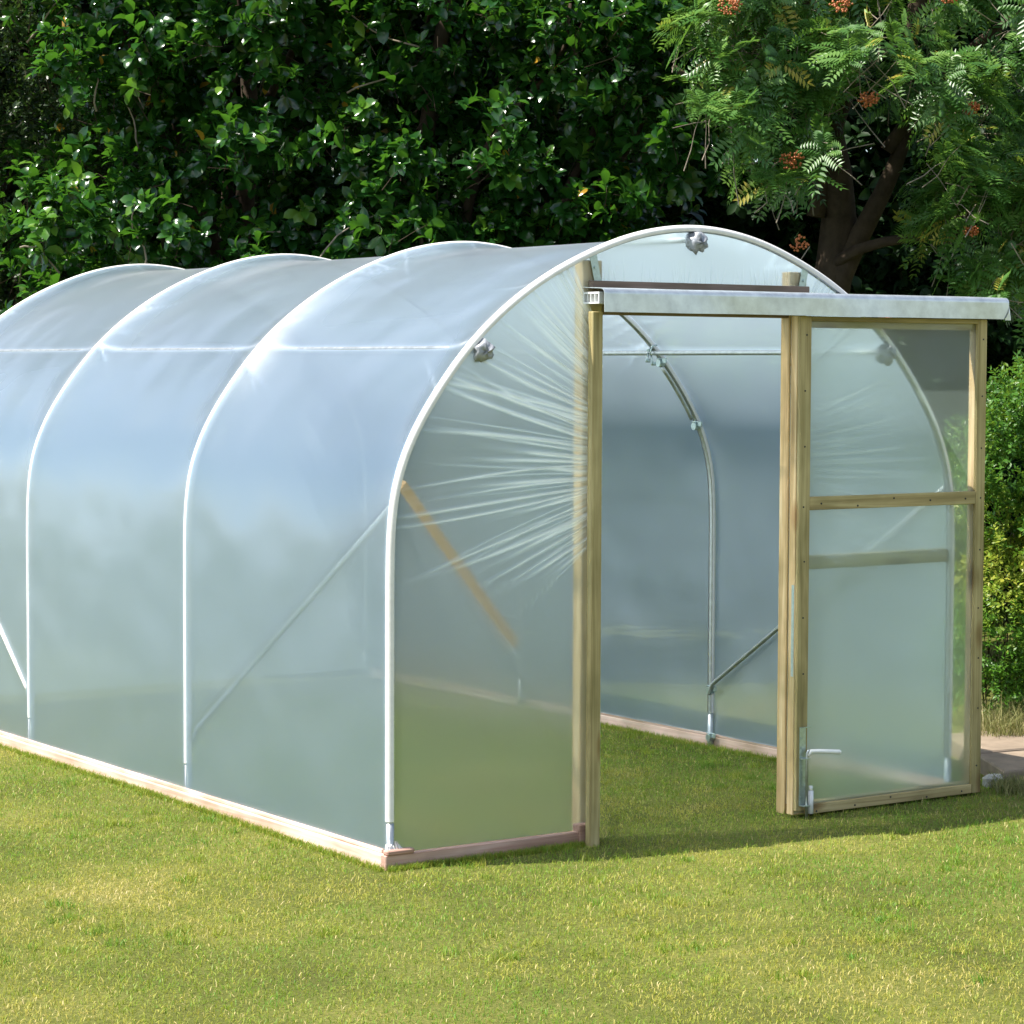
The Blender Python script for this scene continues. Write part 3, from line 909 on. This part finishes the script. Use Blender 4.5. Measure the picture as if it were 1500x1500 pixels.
tone += patch(0.05, 0.25, 0.6, 0.25, 0.16)+patch(0.7, -0.45, 0.9, 0.15, 0.10)+patch(-2.4, -1.9, 0.8, 0.4, 0.08)
straw = rng.random(len(P)) < 0.10
tone[straw] = rng.uniform(0.75, 1.0, straw.sum())
tone = np.clip(tone, 0, 1)
P3 = np.column_stack([P, gz(P[:, 0], P[:, 1])-0.003])
gr = blades('grass', P3, 0.014, 0.036, 0.0016, 0.0036, 0.85, tone, M['grass'], 1.5, 5)
tag(gr, 'short mown lawn grass, yellow green with straw coloured bits', 'grass', kind='stuff')
# uneven taller tufts
TC = rng.uniform((-4.5, -4.0), (3.4, 2.5), (700, 2)); TC = TC[inside(TC, poly)]
keep_ = ~((np.abs(TC[:, 0]) < W+0.06) & (TC[:, 1] > -0.1) & ~((np.abs(TC[:, 0]) < 1.4)))
TC = TC[keep_ & (vn2(TC[:, 0]*1.5, TC[:, 1]*1.5) > 0.5)]
PT = np.repeat(TC, 40, 0)+rng.normal(0, 0.022, (len(TC)*40, 2))
tt = np.clip(np.repeat(rng.uniform(-0.05, 0.55, len(TC)), 40)+rng.normal(0, 0.12, len(PT)), 0, 1)
tf = blades('grass', np.column_stack([PT, gz(PT[:, 0], PT[:, 1])-0.003]), 0.025, 0.05, 0.002, 0.004, 0.55, tt, M['grass'], 0.8, 9)
tag(tf, 'slightly longer tufts dotted through the mown lawn', 'grass', kind='stuff')
# fringe of grass along the boards
n1 = 9000
t = rng.random(n1)
fr_ = np.concatenate([np.column_stack([np.full(n1, -W-0.040)-np.abs(rng.normal(0, 0.014, n1)), -0.06+4.6*t]),
                      np.column_stack([-W-0.03+0.94*t[:4000], -0.054-np.abs(rng.normal(0, 0.012, 4000))]),
                      np.column_stack([W-0.03-np.abs(rng.normal(0, 0.03, 6000)), 3.4*rng.random(6000)])])
ft = np.clip(rng.normal(0.32, 0.2, len(fr_)), 0, 1)
fo = blades('grass', np.column_stack([fr_, gz(fr_[:, 0], fr_[:, 1])-0.003]), 0.018, 0.042, 0.0018, 0.0032, 0.5, ft, M['grass'], 0.8, 12)
tag(fo, 'untrimmed grass fringe along the base boards of the polytunnel', 'grass', kind='stuff')

# ------------------------------------------------------------------ foliage
def leaf_template(kind):
    if kind == 'laurel':      # obovate, folded and slightly cupped: length 1 along +x
        xs_ = [0.0, 0.28, 0.58, 0.84, 1.0]; ws_ = [0.02, 0.20, 0.27, 0.19, 0.0]
        V = []; 
        for x, w in zip(xs_, ws_):
            zz = 0.10*math.sin(math.pi*x)-0.10*x*x
            V += [(x, -w, zz+0.30*w), (x, 0, zz), (x, w, zz+0.30*w)]
        F = []
        for i in range(4):
            for k in range(2): F.append((3*i+k, 3*i+3+k, 3*i+4+k, 3*i+k+1))
        return np.array(V), np.array(F)
    if kind == 'small':
        V = [(0, 0, 0), (0.45, -0.25, 0.06), (1, 0, -0.05), (0.45, 0.25, 0.06), (0.45, 0, 0.0)]
        F = [(0, 1, 2, 4), (0, 4, 2, 3)]
        return np.array(V), np.array(F)
def rot_from_axes(xa, up):
    xa = xa/np.linalg.norm(xa, axis=1)[:, None]
    ya = np.cross(up, xa); ya /= np.linalg.norm(ya, axis=1)[:, None]+1e-9
    za = np.cross(xa, ya)
    return np.stack([xa, ya, za], 2)        # columns
def place_leaves(T, F, pos, xa, up, size, wid=None):
    R_ = rot_from_axes(xa, up)
    n = len(pos)
    TV = np.repeat(T[None], n, 0)*size[:, None, None]
    if wid is not None: TV[:, :, 1] *= wid[:, None]
    V = np.einsum('nij,nkj->nki', R_, TV)+pos[:, None, :]
    nv = len(T)
    FF = (F[None]+(np.arange(n)*nv)[:, None, None]).reshape(-1, F.shape[1])
    return V.reshape(-1, 3), FF, nv
def unit(v): return v/(np.linalg.norm(v, axis=-1, keepdims=True)+1e-9)

FH = np.array([math.sin(YAW), math.cos(YAW), 0.0])   # horizontal depth direction across the garden
RH = np.array([math.cos(YAW), -math.sin(YAW), 0.0])  # along the tree belt
ORG = np.array([CAM[0], CAM[1], 0.0])
def wpt(u, d, z):
    """u metres along the belt, d metres back from the open side of the garden, z up"""
    u, d, z = np.broadcast_arrays(np.asarray(u, float), np.asarray(d, float), np.asarray(z, float))
    return ORG+u[..., None]*RH+d[..., None]*FH+z[..., None]*np.array([0, 0, 1.0])

def lobes(u0, u1, z0, z1, d0, n, rmin, rmax, seed, dj=0.5):
    r_ = np.random.default_rng(seed)
    L = []
    for _ in range(n):
        r = r_.uniform(rmin, rmax)
        L.append((r_.uniform(u0, u1), d0+r_.uniform(-dj, dj)+r*0.6, r_.uniform(z0, z1), r))
    return np.array(L)

def lobe_points(L, per_m2, seed, thick=0.35):
    """points in the outer shells of the lobes with an outward direction; drops those deep inside other lobes"""
    r_ = np.random.default_rng(seed)
    out_p, out_n = [], []
    C_ = np.stack([wpt(l[0], l[1], l[2]) for l in L]); Rr = L[:, 3]
    for c, r in zip(C_, Rr):
        n = int(4*math.pi*r*r*per_m2)
        v = unit(r_.normal(0, 1, (n, 3)))
        # keep mostly the open (camera side) half and top
        front = -(v@FH)
        kp = (front > -0.15) | (r_.random(n) < 0.15)
        v = v[kp]; 
        rad = r*(1-thick*r_.random(len(v))**1.6)*(1+0.12*r_.normal(0, 1, len(v)))
        p = c+v*rad[:, None]*np.array([1, 1, 0.85])
        dd = np.linalg.norm((p[:, None]-C_[None])/np.array([1, 1, 0.85]), axis=2)/Rr[None]
        deep = (dd < 0.60).sum(1) > 0
        p = p[~deep]; v = v[~deep]
        out_p.append(p); out_n.append(v)
    return np.concatenate(out_p), np.concatenate(out_n)

def sprigs(p, n, kind, nl, lsize, mat, seed, tone_mu=0.45, stem=0.10, spread=0.9):
    """whorled shoots: leaf vertices/faces and twig strips"""
    r_ = np.random.default_rng(seed)
    T, F = leaf_template(kind)
    m = len(p)
    ax = unit(n*0.6+np.array([0, 0, 0.55])+r_.normal(0, 0.45, (m, 3)))
    up = unit(np.cross(ax, r_.normal(0, 1, (m, 3))))
    b2 = np.cross(ax, up)
    st_len = stem*r_.uniform(0.6, 1.4, m)
    P_, X_, U_, S_, T_ = [], [], [], [], []
    tone0 = np.clip(tone_mu+r_.normal(0, 0.17, m), 0, 0.93)
    for k in range(nl):
        t = k/max(nl-1, 1)
        a = k*2.399+r_.uniform(0, 0.6, m)
        side = up*np.cos(a)[:, None]+b2*np.sin(a)[:, None]
        fwdness = 0.15+0.75*t
        xa = unit(side*(1-fwdness*0.55)[None] if np.ndim(fwdness) else side*(1-fwdness*0.55)+ax*fwdness*spread)
        xa = unit(xa+r_.normal(0, 0.16, (m, 3))+np.array([0, 0, -0.12]))
        pos = p-ax*(st_len*(1-t))[:, None]
        P_.append(pos); X_.append(xa); U_.append(unit(ax+r_.normal(0, 0.25, (m, 3))+np.array([0, 0, 0.5])))
        S_.append(lsize*r_.uniform(0.65, 1.15, m)*(0.8+0.35*math.sin(math.pi*min(t+0.2, 1))))
        tn = tone0+r_.normal(0, 0.10, m)
        odd = r_.random(m) < 0.006
        tn = np.where(odd, 1.0, np.clip(tn, 0, 0.95))
        T_.append(tn)
    P_ = np.concatenate(P_); X_ = np.concatenate(X_); U_ = np.concatenate(U_); S_ = np.concatenate(S_); T_ = np.concatenate(T_)
    V, FF, nv = place_leaves(T, F, P_, X_, U_, S_, r_.uniform(0.8, 1.2, len(S_)))
    return V, FF, np.repeat(T_, nv), (p, ax, st_len)

def twig_mesh(name, starts, ends, r0, mat, parent, seed=0, mid_j=0.03, nseg=3):
    r_ = np.random.default_rng(seed)
    n = len(starts)
    ts = np.linspace(0, 1, nseg+1)
    d = unit(ends-starts)
    a = unit(np.cross(d, np.array([0.3, 0.2, 1.0]))); b = np.cross(d, a)
    V = []
    for t in ts:
        c = starts*(1-t)+ends*t + (r_.normal(0, mid_j, (n, 3)) if 0 < t < 1 else 0)
        rr = r0*(1-0.65*t)
        for k in range(3):
            an = 2*math.pi*k/3
            V.append(c+(a*math.cos(an)+b*math.sin(an))*(rr[:, None] if np.ndim(rr) else rr))
    V = np.stack(V, 1)                      # n, (nseg+1)*3, 3
    nvv = V.shape[1]
    f = []
    for s_ in range(nseg):
        for k in range(3):
            f.append((s_*3+k, s_*3+(k+1) % 3, (s_+1)*3+(k+1) % 3, (s_+1)*3+k))
    f = np.array(f)
    FF = (f[None]+(np.arange(n)*nvv)[:, None, None]).reshape(-1, 4)
    return np_mesh(name, V.reshape(-1, 3)-np.array(parent.location)[None], [FF], mat, parent, True)

def curve_limb(mb, p0, p1, r0, r1, seed, bend=0.12, n=10):
    r_ = np.random.default_rng(seed)
    p0 = np.array(p0, float); p1 = np.array(p1, float)
    L = np.linalg.norm(p1-p0)
    pts = []; off = np.zeros(3)
    ctrl = r_.normal(0, bend*L, (3, 3)); 
    for i in range(n+1):
        t = i/n
        o_ = sum(ctrl[k]*math.sin(math.pi*(k+1)*t)/(k+1) for k in range(3))
        pts.append(tuple(p0*(1-t)+p1*t+o_))
    rs = [r0*(1-i/n)+r1*i/n for i in range(n+1)]
    mb.tube(pts, rs, 10)
    return pts

def make_tree(name, label, L, per_m2, kind, nl, lsize, mat, seed, trunk, limbs=10, tone=0.45, group=None, stem=0.10, twigfrac=0.5, trunk_top=4.5, thick=0.35, trunk_r=0.13):
    base = wpt(trunk[0], trunk[1], 0.0)
    t = empty(name, tuple(base)); tag(t, label, 'tree', group)
    B = np.array(base)
    p, n = lobe_points(L, per_m2, seed, thick)
    kp = p[:, 2] > 0.12
    p, n = p[kp], n[kp]
    V, FF, tn, (pp, ax, sl_) = sprigs(p, n, kind, nl, lsize, mat, seed+1, tone, stem)
    np_mesh('crown', V-B[None], [FF], mat, t, True, {'tone': tn})
    # woody parts
    mb = MB(); r_ = np.random.default_rng(seed+2)
    top = wpt(trunk[0]+r_.uniform(-0.3, 0.3), trunk[1]+0.2, trunk_top)
    tp = curve_limb(mb, np.array(base)-B+np.array([0, 0, -0.1]), top-B, trunk_r, trunk_r*0.35, seed, 0.03, 12)
    mb.build('trunk', M['bark'], t, True)
    idx = r_.choice(len(L), min(limbs, len(L)), replace=False)
    for k in idx:
        tgt = wpt(L[k, 0], L[k, 1], L[k, 2])-B
        j = min(len(tp)-2, max(1, int((tgt[2]*0.55)/trunk_top*12)))
        lb = MB(); curve_limb(lb, tp[j], tgt, trunk_r*0.38, 0.010, seed+int(k)+50, 0.06, 8)
        lb.build('limb', M['bark'], t, True)
    sub = r_.random(len(pp)) < twigfrac
    s_ = pp[sub]-ax[sub]*(sl_[sub]*1.0+r_.uniform(0.05, 0.22, sub.sum()))[:, None]+r_.normal(0, 0.03, (sub.sum(), 3))
    twig_mesh('twigs', s_, pp[sub], 0.0032, M['bark'], t, seed+3, 0.008, 2)['kind'] = 'stuff'
    if tone > 0.4:                       # bare pale branches that stand out from the leaves
        fr = np.argsort(pp@FH + r_.normal(0, 0.15, len(pp)))[:900]
        for k, i in enumerate(r_.choice(fr, 16, replace=False)):
            e_ = pp[i]-B; a_ = e_+np.array([0, 0, -0.1])+RH*r_.normal(0, 0.25)+FH*r_.uniform(0.0, 0.15)+np.array([0, 0, r_.uniform(-0.35, 0.1)])
            lb = MB(); curve_limb(lb, a_, e_, 0.007, 0.003, seed+300+k, 0.06, 6); lb.build('branch', M['twig'], t, True)
    return t

# broad-leaved evergreens across the left and the middle
make_tree('evergreen_tree', 'glossy broad leaved evergreen tree left of centre, above the far half of the polytunnel roof',
          np.vstack([lobes(-2.8, -0.9, 1.0, 5.6, 16.2, 42, 0.45, 0.8, 21, 0.35), lobes(-2.8, -0.6, 4.8, 5.5, 16.5, 10, 0.6, 0.8, 22, 0.5), lobes(-2.9, -0.6, 1.9, 4.6, 15.65, 46, 0.14, 0.30, 27, 0.25)]),
          27, 'laurel', 9, 0.112, M['laurel'], 31, (-1.9, 17.6), tone=0.5)
make_tree('evergreen_tree', 'glossy broad leaved evergreen tree in the middle, brown trunk showing above the tunnel roof',
          np.vstack([lobes(-0.7, 1.0, 1.0, 5.4, 16.0, 38, 0.42, 0.75, 23, 0.4), lobes(-0.7, 1.2, 4.8, 5.5, 16.4, 8, 0.6, 0.8, 24, 0.5), lobes(-0.8, 1.2, 1.9, 4.6, 15.45, 46, 0.14, 0.30, 28, 0.25)]),
          27, 'laurel', 9, 0.115, M['laurel'], 41, (-0.50, 16.1), tone=0.48, trunk_r=0.12)
# small-leaved tree at the far left
make_tree('evergreen_tree', 'dark tree with small olive green leaves at the far left edge',
          np.vstack([lobes(-4.9, -2.9, 0.8, 5.4, 17.6, 42, 0.45, 0.85, 25, 0.4), lobes(-4.2, -2.8, 1.9, 4.8, 16.9, 34, 0.15, 0.3, 29, 0.3)]),
          76, 'small', 11, 0.056, M['small'], 51, (-3.9, 18.8), tone=0.45, stem=0.14)
# dark evergreens behind them all
for (u, sd_), lab in zip(((-3.6, 61), (-1.2, 63), (1.2, 65), (3.6, 67), (5.6, 69)), (
        'deep shaded evergreen behind the small leaved tree at the far left', 'deep shaded evergreen in the gaps behind the left glossy evergreen',
        'deep shaded evergreen in the gaps left of the rowan crown', 'deep shaded evergreen behind the rowan trunk and the shrub', 'deep shaded evergreen past the right edge, farthest right of the trees')):
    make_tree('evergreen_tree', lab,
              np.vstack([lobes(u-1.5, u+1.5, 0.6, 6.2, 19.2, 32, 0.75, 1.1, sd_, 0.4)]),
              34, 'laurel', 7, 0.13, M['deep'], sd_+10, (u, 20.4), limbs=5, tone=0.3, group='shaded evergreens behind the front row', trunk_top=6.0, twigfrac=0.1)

# wood beyond: a mass of shaded leaves, no tree of it can be told apart
r_ = np.random.default_rng(140)
nW = 26000
uw = r_.uniform(-10, 10, nW); zw = r_.uniform(0.0, 8.6, nW)
Pw = wpt(uw, 22.2+r_.uniform(0, 2.2, nW)+0.4*np.sin(uw*1.3)+0.35*np.cos(zw*1.7+uw), zw)
Tl, Fl = leaf_template('laurel')
Vw, Fw, nvw = place_leaves(Tl, Fl, Pw, unit(r_.normal(0, 1, (nW, 3))+np.array([0, 0, -0.4])), unit(r_.normal(0, 0.6, (nW, 3))-FH+np.array([0, 0, 0.3])), r_.uniform(0.22, 0.42, nW), r_.uniform(0.9, 1.3, nW))
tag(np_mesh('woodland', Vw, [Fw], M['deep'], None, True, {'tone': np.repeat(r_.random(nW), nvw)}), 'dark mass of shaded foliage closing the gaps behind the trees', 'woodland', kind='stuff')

# rowan --------------------------------------------------------------------
def rowan():
    base = wpt(2.12, 15.6, 0.0); B = np.array(base)
    t = empty('rowan_tree', tuple(base))
    tag(t, 'rowan tree with feathery leaves, orange berry clusters and a forked brown trunk on the right', 'tree')
    r_ = np.random.default_rng(77)
    mb = MB()
    curve_limb(mb, np.array([0, 0, -0.1]), wpt(1.95, 15.6, 2.35)-B, 0.16, 0.13, 3, 0.015, 8)
    mb.build('trunk', M['bark'], t, True)
    forks = [((1.95, 15.6, 2.30), (1.55, 15.5, 4.9), 0.13), ((1.95, 15.6, 2.30), (2.45, 15.5, 3.5), 0.09), ((2.44, 15.5, 3.48), (2.75, 15.4, 5.4), 0.07),
             ((1.88, 15.6, 2.9), (2.15, 15.4, 5.2), 0.06), ((1.8, 15.6, 3.3), (0.95, 15.0, 3.75), 0.035), ((2.3, 15.5, 3.3), (3.3, 15.2, 4.3), 0.045),
             ((2.0, 15.6, 2.6), (3.1, 15.0, 3.0), 0.04), ((1.7, 15.5, 3.9), (1.0, 15.0, 4.4), 0.035)]
    for k, (a, b, r) in enumerate(forks):
        mb = MB(); curve_limb(mb, wpt(*a)-B, wpt(*b)-B, r, r*0.45, 90+k, 0.04, 9); mb.build('limb', M['bark'], t, True)
    # leaf fans: shoots with 4-7 pinnate leaves
    L = np.vstack([lobes(1.25, 3.5, 2.25, 4.9, 14.9, 36, 0.26, 0.44, 80, 0.5), lobes(1.15, 3.4, 2.15, 4.4, 14.35, 34, 0.13, 0.25, 81, 0.3)])
    p, n = lobe_points(L, 24, 82, 0.3)
    sel_ = vn1(p[:, 2]*1.5+7, (p@RH)*1.5) > 0.46
    p, n = p[sel_], n[sel_]
    m = len(p)
    ax = unit(n*0.7+np.array([0, 0, 0.3])+r_.normal(0, 0.4, (m, 3)))
    ups = unit(np.cross(ax, r_.normal(0, 1, (m, 3)))); b2 = np.cross(ax, ups)
    T, F = leaf_template('small')
    T = T.copy(); T[:, 1] *= 0.66
    Vs, Fs, Ts = [], [], []; off = 0
    rs_s, rs_e = [], []
    for k in range(6):
        a = k*2.0*math.pi/6+r_.uniform(-0.4, 0.4, m)
        side = ups*np.cos(a)[:, None]+b2*np.sin(a)[:, None]
        rd = unit(side+ax*0.45+r_.normal(0, 0.12, (m, 3)))
        Lr = r_.uniform(0.12, 0.19, m)
        upl = unit(ax+np.array([0, 0, 0.7])+r_.normal(0, 0.2, (m, 3)))
        lat = unit(np.cross(rd, upl))
        tone0 = np.clip(r_.normal(0.48, 0.18, m), 0, 0.93)
        tone0 = np.where(r_.random(m) < 0.02, 1.0, tone0)
        droop = np.array([0, 0, -1.0])
        prev = p.copy()
        for j in range(7):
            t_ = 0.16+0.80*j/6
            pos = p+rd*(Lr*t_)[:, None]+droop*(0.35*Lr*t_*t_)[:, None]
            rs_s.append(prev); rs_e.append(pos); prev = pos
            ls = Lr*0.34*(0.75+0.5*math.sin(math.pi*(0.15+0.75*j/6)))
            for sg in ((-1, 1) if j < 6 else (-1, 1, 0)):
                if sg == 0: xa = rd
                else: xa = unit(lat*sg+rd*0.42+droop*0.08)
                V, FF, nv = place_leaves(T, F, pos, xa, upl+lat*(-0.25*sg), ls)
                Vs.append(V); Fs.append(FF+off); off += len(V); Ts.append(np.repeat(np.clip(tone0+r_.normal(0, 0.05, m), 0, 1), nv))
    np_mesh('crown', np.concatenate(Vs)-B[None], [np.concatenate(Fs)], M['rowan'], t, False, {'tone': np.concatenate(Ts)})
    # twigs
    s_ = p-ax*r_.uniform(0.15, 0.45, m)[:, None]+r_.normal(0, 0.04, (m, 3))
    twig_mesh('twigs', s_, p, 0.0045, M['twig'], t, 84, 0.012, 3)['kind'] = 'stuff'
    # berries
    ico_v, ico_f = [], []
    phi = (1+5**0.5)/2
    iv = unit(np.array([(-1, phi, 0), (1, phi, 0), (-1, -phi, 0), (1, -phi, 0), (0, -1, phi), (0, 1, phi), (0, -1, -phi), (0, 1, -phi), (phi, 0, -1), (phi, 0, 1), (-phi, 0, -1), (-phi, 0, 1)], float))
    iff = np.array([(0, 11, 5), (0, 5, 1), (0, 1, 7), (0, 7, 10), (0, 10, 11), (1, 5, 9), (5, 11, 4), (11, 10, 2), (10, 7, 6), (7, 1, 8), (3, 9, 4), (3, 4, 2), (3, 2, 6), (3, 6, 8), (3, 8, 9), (4, 9, 5), (2, 4, 11), (6, 2, 10), (8, 6, 7), (9, 8, 1)])
    spots = [(1.62, 2.66), (1.22, 4.0), (1.85, 4.02), (1.58, 3.14), (2.12, 2.24), (2.62, 2.75), (2.62, 3.45), (3.05, 2.45), (2.0, 3.48), (2.45, 4.05)]
    for u, z in spots:
        c = wpt(u, 14.15+r_.uniform(-0.05, 0.25), z)
        nb = int(r_.integers(35, 95))
        v = unit(r_.normal(0, 1, (nb, 3)))*(r_.random(nb)**0.4)[:, None]*np.array([0.070, 0.070, 0.055])*r_.uniform(0.55, 1.1)
        pos = c+v
        V = (iv[None]*0.0078*r_.uniform(0.8, 1.2, (nb, 1, 1))+pos[:, None]).reshape(-1, 3)-B[None]
        FF = (iff[None]+(np.arange(nb)*12)[:, None, None]).reshape(-1, 3)
        np_mesh('berry_cluster', V, [FF], M['berry'], t, True)
    return t
rowan()

# yellow-green shrub at the right edge ---------------------------------------
def shrub():
    base = wpt(2.95, 13.6, 0.0); B = np.array(base)
    t = empty('shrub', tuple(base)); tag(t, 'clipped shrub with small yellow and green leaves beside the open door', 'shrub')
    L = lobes(2.55, 3.5, 0.25, 1.92, 13.25, 76, 0.17, 0.28, 101, 0.12)
    L2 = lobes(2.5, 3.5, 0.3, 1.75, 13.6, 24, 0.3, 0.4, 102, 0.1)
    L = np.vstack([L, L2])
    p, n = lobe_points(L, 330, 103, 0.3)
    p, n = p[p[:, 2] > 0.15], n[p[:, 2] > 0.15]
    V, FF, tn, (pp, ax, sl_) = sprigs(p, n, 'small', 8, 0.034, M['shrub'], 104, 0.5, 0.05)
    zz = V[:, 2]
    yel = np.exp(-((zz-0.92)/0.36)**2)
    tn2 = np.clip(tn*0.75+yel*0.52-0.12+0.25*(vn2(V@RH*6, zz*6)-0.5), 0, 1)
    np_mesh('crown', V-B[None], [FF], M['shrub'], t, False, {'tone': tn2})
    r_ = np.random.default_rng(7)
    m_ = 60
    s_ = wpt(r_.uniform(2.6, 3.4, m_), r_.uniform(13.4, 13.8, m_), np.full(m_, -0.02))
    e_ = s_+np.column_stack([r_.normal(0, 0.12, (m_, 2)), r_.uniform(0.5, 1.5, m_)])
    twig_mesh('stems', s_, e_, 0.006, M['bark'], t, 6, 0.03, 4)
shrub()
# dry long grass below the shrub
r_ = np.random.default_rng(120)
nT = 5200
uu = r_.uniform(2.42, 3.6, nT)
Pg = wpt(uu, 12.80+r_.uniform(-0.10, 0.45, nT), np.zeros(nT))
to = blades('grass', Pg, 0.10, 0.30, 0.003, 0.006, 0.4, np.clip(r_.normal(0.5, 0.25, nT), 0, 1), M['tuft'], 0.9, 121)
tag(to, 'long dry grass at the foot of the yellow green shrub', 'grass', kind='stuff')
nT = 5000
Pg = wpt(r_.uniform(2.25, 3.1, nT), 11.55+r_.normal(0, 0.10, nT), np.zeros(nT))
to = blades('grass', Pg, 0.04, 0.11, 0.002, 0.004, 0.7, np.clip(r_.normal(0.4, 0.22, nT), 0, 1), M['tuft'], 1.2, 122)
tag(to, 'matted tuft of grass in front of the paving slabs', 'grass', kind='stuff')
